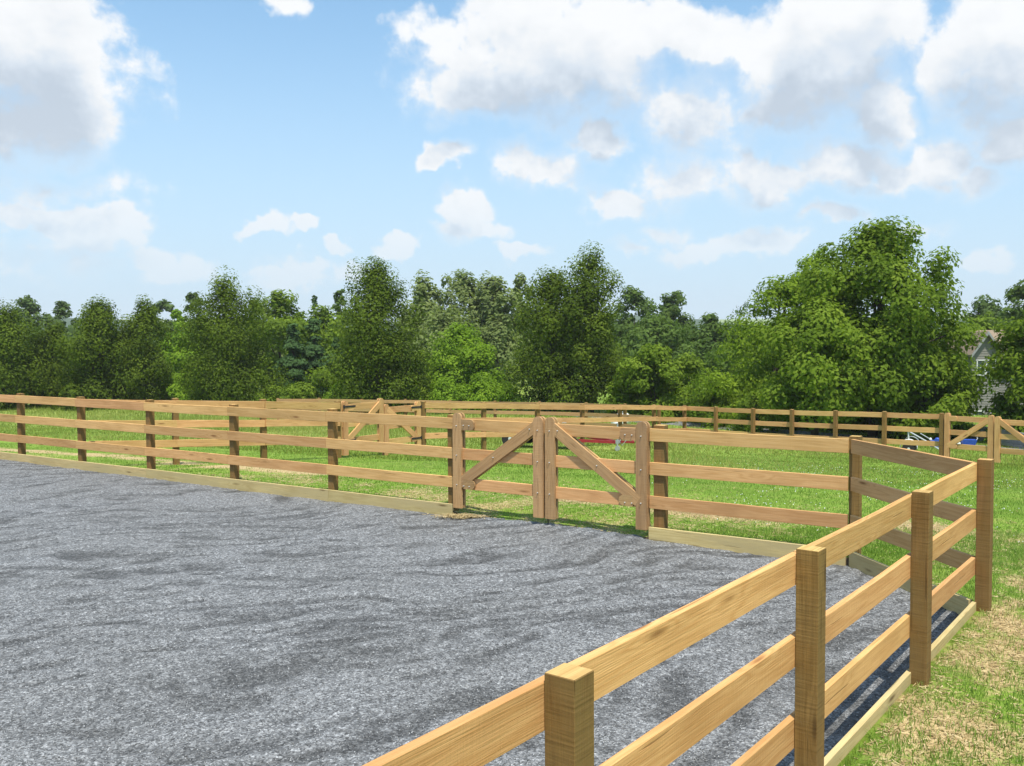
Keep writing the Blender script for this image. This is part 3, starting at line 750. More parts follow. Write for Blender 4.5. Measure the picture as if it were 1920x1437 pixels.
# ------------------------------------------------------------------ trailers, cart, tank, house, retaining wall
def part(name, geo, mat, parent, smooth=False):
    return mesh_obj(name, geo[0], geo[1], [M[mat]], parent, smooth)
def moved(geo, d): return [tuple(Vector(v)+Vector(d)) for v in geo[0]], geo[1]
def wheel(parent, loc, r, w, rimmat):
    t = part('wheel', lathe([(r*.62, -w/2), (r*.93, -w/2), (r, -w*.32), (r, w*.32), (r*.93, w/2), (r*.62, w/2)], 24), 'rubber', parent, False)
    t.location = loc
    g = join([lathe([(r*.62, -w*.30), (r*.60, -w*.42), (r*.52, -w*.40), (r*.45, -w*.22), (r*.22, -w*.20), (r*.20, -w*.50), (.01, -w*.52)], 20)])
    rim = part('rim', g, rimmat, t)
    nuts = join([lathe([(r*.045, -w*.23), (r*.045, -w*.30)], 6)]); 
    vs = []
    for k in range(5):
        a = 2*PI*k/5; vs.append(moved(nuts, (r*.34*math.cos(a), 0, r*.34*math.sin(a))))
    part('wheel_nut', join(vs), 'iron', t)
    return t
def arc_plate(r, w, a0, a1, th=.006, n=14):
    V, Fc = [], []
    for i in range(n+1):
        a = a0+(a1-a0)*i/n
        for rr in (r, r+th):
            for y in (-w/2, w/2): V.append((rr*math.cos(a), y, rr*math.sin(a)))
    for i in range(n):
        b = i*4
        Fc += [(b, b+4, b+5, b+1), (b+2, b+3, b+7, b+6), (b, b+2, b+6, b+4), (b+1, b+5, b+7, b+3)]
    Fc += [(0, 1, 3, 2), (n*4, n*4+2, n*4+3, n*4+1)]
    return V, Fc
def red_trailer():
    wl = Vector((-.06, 31.5, 0)); cp = Vector((3.70, 29.9, 0)); d = cp-wl; L = d.length; ang = math.atan2(d.y, d.x)
    z0 = ground_at(wl.x, wl.y)-.02
    t = thing('utility_trailer', 'low dark red utility trailer with pale wheel, standing in the grass behind the near gate', 'trailer', (wl.x, wl.y, z0), ang)
    zb = .50
    part('frame', join([boxg((.92, .22, zb), (2.9, .06, .11)), boxg((.92, 1.55, zb), (2.9, .06, .11)), boxg((-.53, .885, zb), (.06, 1.27, .10)), boxg((2.37, .885, zb), (.06, 1.27, .10)), boxg((.92, .885, zb-.01), (.06, 1.27, .08))]), 'red', t)
    for k in range(8):
        part('deck_plank', boxg((.92, .31+k*.165, zb+.075), (2.84, .155, .035)), 'plank', t)
    wheel(t, (0, .05, .33), .33, .19, 'rim'); wheel(t, (0, 1.72, .33), .33, .19, 'rim')
    for y in (.05, 1.72):
        f = part('fender', arc_plate(.40, .23, math.radians(10), math.radians(170)), 'iron', t); f.location = (0, y, .33)
    part('axle', moved(lathe([(.03, .1), (.03, 1.65)], 8), (0, 0, .33)), 'iron', t)
    for y0 in (.25, 1.52):
        a = Vector((2.3, y0, zb-.16)); b = Vector((L-.35, .62, zb-.21)); dd = b-a; n = Vector((-dd.y, dd.x, 0)).normalized()*.035
        V = [a-n+Vector((0, 0, -.055)), a+n+Vector((0, 0, -.055)), b+n+Vector((0, 0, -.055)), b-n+Vector((0, 0, -.055))]
        V += [v+Vector((0, 0, .095)) for v in V]
        part('tongue_beam', (V, [(0, 3, 2, 1), (4, 5, 6, 7), (0, 1, 5, 4), (1, 2, 6, 5), (2, 3, 7, 6), (3, 0, 4, 7)]), 'red', t)
    part('coupler', join([boxg((L-.14, .62, zb-.19), (.46, .08, .07)), moved(lathe([(.0, .05), (.04, .05), (.055, .0), (.05, -.06)], 10, 'Z'), (L+.08, .62, zb-.17)), boxg((L-.02, .62, zb-.12), (.16, .03, .03))]), 'red', t)
    j = part('jack', join([tube([(L-.42, .50, .10), (L-.42, .50, .92)], [.028, .028], 10), boxg((L-.42, .54, zb-.19), (.12, .12, .12)), tube([(L-.42, .50, .92), (L-.42, .44, .93), (L-.42, .30, .93)], [.012, .012, .012], 6)]), 'galv', t)
    jw = part('jack_wheel', lathe([(.03, -.03), (.085, -.03), (.09, 0), (.085, .03), (.03, .03)], 14), 'galv', j); jw.location = (L-.42, .50, .09)
    part('safety_chain', tube([(L-.3, .55, zb-.05), (L-.34, .5, zb-.2), (L-.25, .48, zb-.3), (L-.12, .52, zb-.12)], [.012]*4, 6), 'galv', t)
    part('winch_box', join([boxg((1.75, .5, zb+.17), (.30, .22, .15)), tube([(1.75, .42, zb+.25), (1.75, .40, zb+.40), (1.9, .40, zb+.40)], [.012]*3, 6)]), 'galv', t)
red_trailer()
def silver_cart():
    p = Vector((*D(1709, 35.6), 0)); z0 = ground_at(p.x, p.y)-.02
    t = thing('two_wheel_cart', 'small silver two-wheeled cart with rounded mudguards and slanting drawbar behind the far fence', 'cart', (p.x, p.y, z0), math.radians(-28))
    for y in (-.58, .58):
        wheel(t, (0, y, .24), .24, .16, 'rim')
        f = part('mudguard', arc_plate(.30, .26, math.radians(-8), math.radians(192)), 'white' if y < 0 else 'galv', t); f.location = (0, y, .30)
    part('axle', moved(lathe([(.025, -.56), (.025, .56)], 8), (0, 0, .24)), 'iron', t)
    part('chassis', join([boxg((.35, 0, .36), (1.0, .10, .08)), boxg((0, 0, .38), (.3, .95, .05))]), 'iron', t)
    part('drawbar', join([tube([(-.05, -.1, .86), (.55, -.12, .52), (1.15, -.14, .14)], [.035]*3, 8), tube([(.35, .12, .78), (1.05, .1, .36)], [.02]*2, 8)]), 'galv', t)
    part('mast', join([tube([(-.05, -.05, .40), (-.06, -.08, .86)], [.03, .03], 8), moved(lathe([(.02, .84), (.06, .86), (.065, .92), (.03, .96), (.0, .97)], 12, 'Z'), (-.06, -.08, 0))]), 'white', t)
    m = part('motor', join([boxg((.88, .05, .42), (.34, .30, .24)), moved(lathe([(.09, -.18), (.10, -.17), (.10, .17), (.09, .18)], 12), (.95, .05, .54))]), 'blue', t)
    part('motor_cap', moved(lathe([(.05, 0), (.05, .06), (.02, .08)], 10, 'Z'), (.72, -.05, .56)), 'white', m)
silver_cart()
def blue_cart():
    p = gpt(1816, 843); z0 = ground_at(p.x, p.y)
    t = thing('garden_cart', 'little blue garden cart with white tank standing on the driveway edge behind the right gate', 'cart', (p.x, p.y, z0), math.radians(-8))
    V = [(-.26, -.16, .20), (.22, -.16, .20), (.22, .16, .20), (-.26, .16, .20), (-.30, -.20, .42), (.28, -.20, .42), (.28, .20, .42), (-.30, .20, .42)]
    part('tray', (V, [(0, 3, 2, 1), (0, 1, 5, 4), (1, 2, 6, 5), (2, 3, 7, 6), (3, 0, 4, 7), (4, 5, 6, 7)]), 'blue', t)
    for x in (-.2, .2):
        for y in (-.2, .2): wheel(t, (x, y, .10), .10, .06, 'iron')
    part('handle', tube([(.26, 0, .30), (.36, 0, .48), (.33, 0, .52)], [.015]*3, 6), 'white', t)
    part('tank', moved(lathe([(.0, -.2), (.12, -.19), (.15, -.12), (.15, .12), (.12, .19), (.0, .2)], 14), (-.50, 0, .22)), 'white', t)
    part('drawbar', tube([(-.28, 0, .16), (-.55, 0, .10)], [.02, .02], 6), 'iron', t)
blue_cart()
def white_tank():
    x, y = D(1165, 50); z = ground_at(x, y)
    t = thing('storage_tank', 'white rounded tank glimpsed between the far paddock posts', 'tank', (x, y, z-.16), math.radians(68))
    part('shell', moved(lathe([(.0, -.95), (.2, -.92), (.36, -.8), (.42, -.62), (.42, .62), (.36, .8), (.2, .92), (.0, .95)], 20, 'X'), (0, 0, .58)), 'white', t, True)
    for s in (-.5, .5): part('leg', join([boxg((s, 0, .12), (.1, .6, .3))]), 'timber_grey', t)
    part('dome_cap', moved(lathe([(.12, 0), (.12, .08), (.06, .13), (0, .14)], 12, 'Z'), (0, 0, .98)), 'galv', t)
white_tank()
def timber_wall():
    a = Vector((*D(1796, 46), 0)); b = Vector((*D(1960, 37.5), 0)); d = (b-a); L = d.length
    za = ground_at(a.x, a.y); t = thing('retaining_wall', 'grey timber retaining wall of stacked boards beyond the right gate', 'wall', (a.x, a.y, za), 0)
    d3 = Vector((d.x, d.y, ground_at(b.x, b.y)-za)).normalized(); q = Vector((-d.y, d.x, 0)).normalized()
    for k in range(4):
        for j in range(3):
            s0, s1 = L*j/3+.01, L*(j+1)/3-.01
            me = cbox(s1-s0, .12, .165, .01, (M['timber_grey'],))
            place('timber', me, Vector((a.x, a.y, za))+d3*((s0+s1)/2)+Vector((0, 0, .08+k*.172))+q*(k*.02+jit(.008)), d3, (0, 0, 1), t)
timber_wall()
def house():
    Y = 60; x0 = D(1862, Y)[0]; x1 = x0+8.5; zb = -3.2; ze = 1.15; zr = 3.35; dep = 7
    t = thing('house', 'grey sided house with steep gable and tan roof half hidden by the right-hand tree', 'house', (x0+3, Y, zb), 0)
    off = Vector((-(x0+3), -Y, -zb))
    def P(name, geo, mat, par=None): 
        o = mesh_obj(name, [tuple(Vector(v)+off) for v in geo[0]], geo[1], [M[mat]], par or t); return o
    def lap(xa, xb, y, za, zt, gable=None, step=.16):
        V, Fc = [], []; z = za
        while z < zt-.01:
            z2 = min(z+step, zt); b = len(V)
            def cl(zz):
                if gable is None or zz <= gable[0]: return xa, xb
                k = (gable[1]-zz)/(gable[1]-gable[0]); m = (xa+xb)/2; return m+(xa-m)*k, m+(xb-m)*k
            l1, r1 = cl(z); l2, r2 = cl(z2)
            V += [(l1, y-.025, z), (r1, y-.025, z), (r2, y, z2), (l2, y, z2), (l1, y, z), (r1, y, z)]
            Fc += [(b, b+1, b+2, b+3), (b+4, b+5, b+1, b)]; z = z2
        return V, Fc
    P('wall', join([lap(x0, x1, Y, zb, ze), boxg(((x0+x1)/2, Y+dep/2+.03, (zb+ze)/2), (x1-x0, dep, ze-zb))]), 'siding')
    ov = .35
    rf = P('roof', ([(x0-ov, Y-ov, ze-.12), (x1+ov, Y-ov, ze-.12), (x1+ov, Y+dep/2, zr), (x0-ov, Y+dep/2, zr), (x0-ov, Y+dep+ov, ze-.12), (x1+ov, Y+dep+ov, ze-.12)]+
       [(x0-ov, Y-ov, ze-.02), (x1+ov, Y-ov, ze-.02), (x1+ov, Y+dep/2, zr+.12), (x0-ov, Y+dep/2, zr+.12), (x0-ov, Y+dep+ov, ze-.02), (x1+ov, Y+dep+ov, ze-.02)],
       [(6, 7, 8, 9), (9, 8, 11, 10), (0, 1, 7, 6), (0, 6, 9, 3), (1, 2, 8, 7), (3, 9, 10, 4), (2, 5, 11, 8), (0, 3, 2, 1), (3, 4, 5, 2)]), 'roof')
    P('gutter', boxg(((x0+x1)/2, Y-ov-.05, ze-.08), (x1-x0+.7, .1, .1)), 'trim', rf)
    # gabled bay
    bx0, bx1, by = D(1822, 58.5)[0], D(1874, 58.5)[0], 58.5; ga, gb = 1.95, 3.15
    P('bay_wall', join([lap(bx0, bx1, by, zb, gb, (ga, gb)), boxg(((bx0+bx1)/2, by+.8, (zb+ga)/2), (bx1-bx0, 1.52, ga-zb))]), 'siding')
    m = (bx0+bx1)/2; h = .14
    for s in (-1, 1):
        e = m+s*((bx1-bx0)/2+.18); ez = ga-.25
        V = [(m, by-.3, gb+.05), (m, by+4, gb+.05), (e, by+4, ez), (e, by-.3, ez)]; V += [(a, b, c+h) for a, b, c in V]
        P('bay_roof', (V, [(0, 1, 2, 3), (7, 6, 5, 4), (0, 3, 7, 4), (1, 5, 6, 2), (0, 4, 5, 1), (3, 2, 6, 7)]), 'roof')
        V = [(m, by-.31, gb-.02), (e, by-.31, ez-.06), (e, by-.31, ez+h), (m, by-.31, gb+.05+h)]; V += [(a, b+.05-.1, c) for a, b, c in V]
        P('barge_board', (V, [(0, 1, 2, 3), (7, 6, 5, 4), (0, 4, 5, 1), (1, 5, 6, 2), (2, 6, 7, 3), (3, 7, 4, 0)]), 'timber_grey')
    wins = [(m-.30, 1.5, .52, .95, by), (m+.30, 1.5, .52, .95, by), (m-.4, -1.75, .6, 1.1, by), (x0+1.2, -1.7, .8, 1.2, Y), (x0+2.3, -1.7, .8, 1.2, Y), (x0+4.4, -1.7, .8, 1.2, Y), (x0+1.7, .2, .9, 1.2, Y)]
    for wx, wz, ww, wh, wy in wins:
        zc = wz-wh/2
        w = P('window', join([boxg((wx-ww/2, wy-.05, zc), (.07, .06, wh)), boxg((wx+ww/2, wy-.05, zc), (.07, .06, wh)), boxg((wx, wy-.05, zc+wh/2), (ww+.14, .06, .07)), boxg((wx, wy-.05, zc-wh/2), (ww+.14, .08, .07)), boxg((wx, wy-.052, zc), (ww, .04, .04))]), 'trim')
        P('pane', boxg((wx, wy-.035, zc), (ww-.06, .012, wh-.06)), 'glass', w)
house()

# ------------------------------------------------------------------ trees and shrubs
def unit(a): return a/np.maximum(np.linalg.norm(a, axis=1, keepdims=True), 1e-6)
PROFILE = {
 'pear': lambda h: (1-h)**.52*(h+.16)**.34*1.42,
 'round': lambda h: np.sqrt(np.clip(1-((h-.45)/.57)**2, 0, 1)),
 'locust': lambda h: np.sqrt(np.clip(1-((h-.38)/.64)**2, 0, 1))*(1-.25*h),
 'shrub': lambda h: np.sqrt(np.clip(1-((h-.25)/.78)**2, 0, 1)),
 'spruce': lambda h: (1-h)**.9*1.0,
 'maple': lambda h: (1-h)**.44*(h+.22)**.34*1.22,
 'willow': lambda h: np.sqrt(np.clip(1-((h-.45)/.60)**2, 0, 1)),
}
def make_tree(name, label, px, top, wpx, Y, kind, mat, nleaf, leaf, group=None, low=.06, nclump=70, cr=None, trunk=.16, seed=0, cat='tree', limbs=6, depth=None, base=None, asp=.55, lean=0., stems=1, tx=None):
    rg = np.random.default_rng(seed*7+int(px)); X = (px-960)/F*Y
    zb = ground_at(X, Y) if base is None else base
    ztop = aty(px, top, Y).z; Ht = ztop-zb; R = wpx/F*Y/2
    o = thing(name, label, cat, (X, Y, zb), 0, group)
    prof = PROFILE[kind]; z0 = low*Ht; hh = Ht-z0
    c = []; cr = cr or R*.30
    # clump centres, thickest near the surface of the crown
    u = rg.random(6000); u = u[rg.random(6000) < np.clip(prof(u)*.75+.30, 0, 1)][:nclump]; n = len(u)
    az = rg.random(n)*2*PI; rf = np.clip(.25+.85*rg.random(n)**.6, 0, 1.04)
    wob = 1+.16*np.sin(az*3+rg.random()*6)+.12*np.sin(az*2+u*9)
    rr = prof(u)*R*rf*wob-cr*.45; rr = np.maximum(rr, 0)
    cz = z0+u*(hh-cr*.6)
    cen = np.stack([rr*np.cos(az)+lean*R*u, rr*np.sin(az)*(depth or 1.0), cz], 1)
    top_c = np.array([[lean*R+rg.normal()*R*.10, rg.normal()*R*.1, z0+hh-cr*.72], [lean*R+rg.normal()*R*.2, rg.normal()*R*.1, z0+hh-cr*1.25], [rg.normal()*R*.14, rg.normal()*R*.1, z0+hh*.86]])
    cen = np.concatenate([cen, top_c]); n = len(cen)
    crs = cr*(.62+.75*rg.random(n))*np.where(cen[:, 2] > z0+.75*hh, .85, 1)
    crs[-3:-1] = cr*np.array([.62, .75])
    w = crs**2; k = rg.choice(n, nleaf, p=w/w.sum())
    dirs = unit(rg.normal(size=(nleaf, 3))); rad = (rg.random(nleaf)**.36)
    pos = dirs*(crs[k]*rad)[:, None]
    if kind == 'locust': pos[:, 2] *= .45; pos[:, 2] -= .35*(pos[:, 0]**2+pos[:, 1]**2)/np.maximum(crs[k], .1)
    elif kind == 'willow': pos[:, 2] = pos[:, 2]*1.35
    elif kind == 'spruce': pos[:, 2] *= .35; pos[:, 2] -= .3*np.hypot(pos[:, 0], pos[:, 1])
    elif kind == 'pear': pos[:, 2] *= 1.15
    else: pos[:, 2] *= .80
    P = cen[k]+pos; P[:, 2] = np.maximum(P[:, 2], .03+.1*rg.random(nleaf))
    outw = P*np.array([1, 1, .35]); outw[:, 2] -= .35*.4*Ht
    nrm = unit(unit(pos)*.75+unit(outw)*.45+np.array([0, 0, .45])+rg.normal(size=(nleaf, 3))*.40)
    t1 = unit(np.cross(nrm, rg.normal(size=(nleaf, 3)))); t1[:, 2] -= .25; t1 = unit(t1-nrm*(t1*nrm).sum(1, keepdims=True)); t2 = np.cross(nrm, t1)
    ls = leaf*(.6+.8*rg.random(nleaf)); a = t1*(ls*.5)[:, None]; b = t2*(ls*asp*.5)[:, None]
    V = np.stack([P-a, P+b-a*.1, P+a, P-b-a*.1], 1).reshape(-1, 3)
    FI = np.arange(nleaf*4).reshape(-1, 4)
    ct = rg.random(n)
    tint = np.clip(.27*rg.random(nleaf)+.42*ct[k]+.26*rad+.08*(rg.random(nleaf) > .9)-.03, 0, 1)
    np_mesh('crown', V, FI, M[mat], tint, o)
    # trunk and limbs
    geo = []; tr = trunk
    for s in range(stems):
        sx = 0 if stems == 1 else (s-(stems-1)/2)*.35
        hgt = Ht*.72; pts = [Vector((sx, 0, -.15)), Vector((sx*1.1+.04, .02, Ht*.10)), Vector((sx*1.4+rg.normal()*.08, rg.normal()*.08, Ht*.28)), Vector((sx*1.5+lean*R*.4+rg.normal()*.15, rg.normal()*.1, Ht*.5)), Vector((sx+lean*R*.8, 0, hgt))]
        geo.append(tube(pts, [tr*1.35, tr, tr*.78, tr*.5, tr*.15], 8))
    pick = rg.choice(n, min(limbs, n), replace=False)
    for i in pick:
        e = Vector(cen[i]); s = Vector((0.02, 0, max(Ht*.09, min(e.z*.45, Ht*.5)))); md = s.lerp(e, .5)+Vector((0, 0, .06*Ht))
        geo.append(tube([s, s.lerp(md, .5)+Vector((rg.normal()*.06, rg.normal()*.06, 0)), md, e], [tr*.55, tr*.45, tr*.33, tr*.10], 6))
    g = join(geo); mesh_obj('trunk', g[0], g[1], [M['bark']], o, True)
    return o
NR = 'row of pear trees along the meadow'
PEAR = [ # px, top, width, Y, leaves, low, label
 (14, 568, 160, 68, 15000, .02, 'olive pear tree cut by the left picture edge'),
 (98, 603, 112, 70, 10000, .02, 'shortest olive pear tree, second from the left edge'),
 (186, 554, 150, 68, 16000, .02, 'olive pear tree with blunt top above the second arena post'),
 (272, 559, 122, 70, 13000, .02, 'slim olive pear tree leaning into its left neighbour'),
 (424, 515, 185, 66, 20000, .02, 'broad olive pear tree standing alone behind the left arena fence'),
 (706, 480, 196, 62, 22000, .03, 'tall twin-topped olive pear tree behind the middle paddock gate'),
 (1035, 497, 170, 62, 17000, .07, 'wide olive pear tree with trunk showing, left of the tallest pear'),
 (1108, 462, 160, 61, 18000, .07, 'tallest pointed olive pear tree with bare trunk foot behind the far fence')]
for i, (px, top, w, Y, nl, low, lab) in enumerate(PEAR):
    make_tree('pear_tree', lab, px, top, w, Y, 'pear', 'f_pear', int(nl*1.8), .185, NR, low, nclump=105, cr=w/F*Y*.155, seed=i+3, limbs=7)
# big trees on the right
make_tree('maple_tree', 'largest leafy tree with rounded crown towering over the right fence', 1638, 406, 385, 45, 'maple', 'f_broad', 58000, .215, None, .16, nclump=150, cr=1.0, seed=21, trunk=.20, limbs=16)
make_tree('maple_tree', 'spreading low-limbed tree with forked dark trunk left of the largest tree', 1528, 560, 270, 43, 'round', 'f_broad', 21000, .22, None, .21, nclump=70, cr=.85, seed=22, trunk=.17, limbs=20)
make_tree('maple_tree', 'lower leafy tree in front of the grey house gable', 1730, 640, 165, 43.5, 'round', 'f_broad', 15000, .23, None, .08, nclump=55, cr=.75, seed=23, trunk=.13, limbs=8)
make_tree('locust_tree', 'feathery bright green tree with drooping tiers left of the largest tree', 1450, 500, 320, 53, 'locust', 'f_locust', 26000, .24, None, .08, nclump=110, cr=1.15, seed=24, trunk=.2, lean=.25, asp=.4)
make_tree('locust_tree', 'upper feathery tree peeping out beside the largest crown', 1540, 446, 225, 55, 'locust', 'f_locust', 15000, .25, None, .10, nclump=80, cr=1.0, seed=25, trunk=.2, asp=.4)
make_tree('maple_tree', 'reddish-tipped tree cut by the right picture edge in front of the house', 1952, 568, 190, 41, 'round', 'f_broad', 20000, .20, None, .12, nclump=80, cr=.72, seed=26, trunk=.14, limbs=10)
# trees behind
BACK = [ # name, px, top, width, Y, kind, mat, leaves, leaf, label
 ('willow_tree', 805, 517, 110, 92, 'willow', 'f_grey', 9000, .42, 'grey-green willow, left one of the pale group behind the pears'),
 ('willow_tree', 872, 503, 130, 96, 'willow', 'f_grey', 11000, .42, 'highest grey-green willow in the middle of the pale group'),
 ('willow_tree', 930, 518, 105, 93, 'willow', 'f_grey', 8500, .42, 'grey-green willow right of the highest willow'),
 ('willow_tree', 980, 514, 60, 100, 'willow', 'f_grey', 4500, .42, 'thin pale willow top just left of the wide pear'),
 ('willow_tree', 845, 580, 150, 84, 'willow', 'f_grey', 9000, .38, 'lower grey-green willow above the bright shrubs'),
 ('willow_tree', 935, 590, 90, 82, 'willow', 'f_grey', 7000, .36, 'silvery drooping willow beside the wide pear'),
 ('oak_tree', 1190, 537, 110, 112, 'round', 'f_dark', 7500, .48, 'dark oak right of the tallest pear'),
 ('oak_tree', 1262, 541, 100, 118, 'round', 'f_dark', 7000, .48, 'dark lumpy oak at the right end of the far wood'),
 ('oak_tree', 1225, 590, 170, 96, 'round', 'f_dark', 8000, .42, 'low dark oak mass behind the dogwood shrubs'),
 ('oak_tree', 1330, 585, 120, 104, 'round', 'f_dark', 6000, .45, 'dark tree fading behind the feathery tree'),
 ('broadleaf_tree', 525, 540, 120, 88, 'round', 'f_mid', 8500, .36, 'rounded light green tree right of the broad lone pear'),
 ('broadleaf_tree', 480, 560, 90, 94, 'round', 'f_grey', 5500, .38, 'greyish tree top peeping over the broad lone pear'),
 ('broadleaf_tree', 605, 571, 130, 84, 'round', 'f_mid', 8000, .34, 'mid green rounded tree below the lone far conifer'),
 ('broadleaf_tree', 640, 540, 50, 110, 'round', 'f_dark', 3000, .45, 'small dark tree crown touching the twin-topped pear'),
 ('conifer', 591, 551, 40, 118, 'spruce', 'f_spruce', 2600, .40, 'lone dark conifer tip standing out against the sky'),
 ('broadleaf_tree', 57, 550, 74, 130, 'round', 'f_far', 4500, .55, 'blue-green far tree above the left pears'),
 ('broadleaf_tree', 116, 562, 64, 128, 'round', 'f_far', 4000, .55, 'second blue-green far tree left of the blunt pear'),
 ('broadleaf_tree', 306, 560, 78, 135, 'round', 'f_far', 4500, .55, 'dark far tree behind the gap right of the slim pear'),
 ('broadleaf_tree', 366, 546, 50, 120, 'round', 'f_far', 3500, .5, 'far tree top touching the left side of the lone pear'),
 ('broadleaf_tree', 335, 580, 60, 100, 'round', 'f_bright', 4000, .4, 'small bright green tree in the gap left of the lone pear'),
 ('broadleaf_tree', 340, 622, 90, 80, 'round', 'f_bright', 6000, .32, 'bright green bushy tree low in the gap left of the lone pear'),
 ('spruce_tree', 548, 600, 90, 76, 'spruce', 'f_spruce', 8000, .30, 'dark spruce with hanging boughs right of the lone pear'),
 ('spruce_tree', 590, 590, 100, 78, 'spruce', 'f_spruce', 8500, .30, 'middle dark spruce of the group between two pears'),
 ('spruce_tree', 632, 625, 80, 75, 'spruce', 'f_spruce', 6500, .30, 'right dark spruce tucked behind the twin-topped pear'),
 ('broadleaf_tree', 1925, 520, 130, 82, 'round', 'f_dark', 8000, .4, 'dark tree top rising over the right edge tree'),
 ('broadleaf_tree', 1858, 553, 130, 90, 'round', 'f_far', 7500, .42, 'hazy tree behind the grey house roof'),
 ('broadleaf_tree', 1835, 588, 150, 78, 'round', 'f_mid', 9000, .36, 'mid green tree filling behind the house gable'),
 ('broadleaf_tree', 1400, 600, 150, 70, 'round', 'f_dark', 8000, .34, 'dark tree standing behind the feathery tiers'),
 ('broadleaf_tree', 1560, 600, 200, 66, 'round', 'f_dark', 9000, .34, 'dark tree deep behind the forked trunk'),
 ('broadleaf_tree', 1720, 620, 180, 62, 'round', 'f_dark', 8000, .34, 'dark tree behind the largest crown')]
for i, (nm, px, top, w, Y, kd, mt, nl, lf, lab) in enumerate(BACK):
    make_tree(nm, lab, px, top, w, Y, kd, mt, nl, lf, 'wood behind the paddocks', .02, nclump=55 if kd != 'spruce' else 90, cr=(w/F*Y*.16 if kd != 'spruce' else w/F*Y*.13), seed=60+i, trunk=.15, limbs=3)
SHRUB = [ # px, top, width, Y, mat, leaves, leaf, label
 (850, 598, 150, 68, 'f_bright', 11000, .24, 'tall bright green shrub between the two great pears'),
 (895, 640, 120, 66, 'f_bright', 8000, .22, 'bright green shrub leaning on the wide pear'),
 (790, 655, 90, 67, 'f_mid', 5000, .22, 'green shrub right of the twin-topped pear'),
 (600, 690, 110, 66, 'f_mid', 6000, .20, 'dull green shrub under the spruces'),
 (640, 712, 80, 64, 'f_bright', 4500, .19, 'low bright shrub left of the twin-topped pear'),
 (560, 715, 80, 65, 'f_mid', 4500, .19, 'low olive shrub right of the lone pear'),
 (835, 705, 90, 62, 'f_bright', 5500, .18, 'low bright green bush above the near gate hinge post'),
 (900, 700, 100, 63, 'f_bright', 6500, .18, 'bright bush above the near gate left leaf'),
 (955, 722, 80, 62, 'f_bright', 4500, .17, 'small bright bush beside the wide pear trunk'),
 (770, 720, 70, 63, 'f_bright', 4000, .17, 'small bush right of the middle gate'),
 (505, 722, 70, 66, 'f_mid', 3500, .18, 'low shrub at the foot of the lone pear'),
 (335, 700, 70, 70, 'f_bright', 4500, .19, 'bright shrub filling the gap left of the lone pear'),
 (138, 720, 60, 66, 'f_pear', 3500, .19, 'olive shrub above the second arena post'),
 (1225, 643, 150, 56, 'f_broad', 12000, .22, 'wide dogwood shrub with tiered leaves right of the tallest pear'),
 (1180, 690, 90, 57, 'f_broad', 5500, .20, 'dogwood shrub touching the tallest pear'),
 (1290, 660, 120, 57, 'f_mid', 7000, .21, 'shaded dogwood shrub under the feathery tree'),
 (1340, 715, 110, 52, 'f_broad', 6500, .18, 'leafy shrub above the far fence corner'),
 (1420, 735, 100, 48, 'f_broad', 5000, .17, 'leafy shrub left of the forked trunk'),
 (1090, 735, 50, 66, 'f_bright', 2500, .17, 'little bright shrub between the two pear trunks'),
 (1030, 738, 46, 66, 'f_grey', 2200, .17, 'round clipped grey-green bush beside the pear trunk'),
 (1480, 750, 90, 50, 'f_mid', 4000, .18, 'shrub behind the forked trunk on its left'),
 (1585, 742, 110, 49, 'f_broad', 5500, .18, 'shrub behind the forked trunk on its right'),
 (1680, 745, 120, 48, 'f_broad', 6000, .18, 'olive shrub under the largest tree'),
 (1745, 755, 90, 46, 'f_mid', 4000, .17, 'shrub left of the right gate post'),
 (1800, 770, 60, 44.5, 'f_bright', 2500, .15, 'small bright bush behind the right gate'),
 (1240, 735, 130, 60, 'f_dark', 5000, .22, 'dark hedge bush under the dogwood'),
 (1868, 800, 36, 42, 'f_bright', 1500, .12, 'small flowering bush by the retaining wall')]
for i, (px, top, w, Y, mt, nl, lf, lab) in enumerate(SHRUB):
    make_tree('shrub', lab, px, top, w, Y, 'shrub', mt, nl, lf, 'shrubs along the wood edge', 0., nclump=34, cr=w/F*Y*.17, seed=130+i, trunk=.04, cat='shrub', limbs=5)
def far_woods():
    rg = np.random.default_rng(77); Vs, Ts = [], []
    n = 420; px = rg.uniform(-250, 2250, n); Y = rg.uniform(105, 210, n)
    X = (px-960)/F*Y; hgt = rg.uniform(5.5, 8.2, n)
    for x, y, h in zip(X, Y, hgt):
        zb = -2.0; m = 300; r = rg.uniform(2.2, 3.6)
        c = unit(rg.normal(size=(9, 3)))*r*.55; c[:, 2] = np.abs(c[:, 2])*1.2
        k = rg.integers(0, 9, m); d = unit(rg.normal(size=(m, 3))); P = c[k]+d*(r*.55*rg.random(m)**.4)[:, None]
        P[:, 2] = zb+h-r*1.2+P[:, 2]*1.0; low = rg.random(m) < .35; P[low, 2] = zb+rg.random(low.sum())*(h-r)
        P[:, 0] += x; P[:, 1] += y
        nr = unit(d*.6+np.array([0, -.1, .6])+rg.normal(size=(m, 3))*.5); t1 = unit(np.cross(nr, rg.normal(size=(m, 3)))); t2 = np.cross(nr, t1)
        ls = rg.uniform(.55, 1.1, m)[:, None]; Vs.append(np.stack([P-t1*ls*.5, P+t2*ls*.35, P+t1*ls*.5, P-t2*ls*.35], 1).reshape(-1, 3)); Ts.append(np.clip(rg.random(m)*.6+rg.random()*.4, 0, 1))
    V = np.concatenate(Vs); o = np_mesh('far_woods', V, np.arange(len(V)).reshape(-1, 4), M['f_far'], np.concatenate(Ts))
    tag(o, 'continuous far-off wood closing the view behind the single trees', 'woods', kind='stuff')
far_woods()

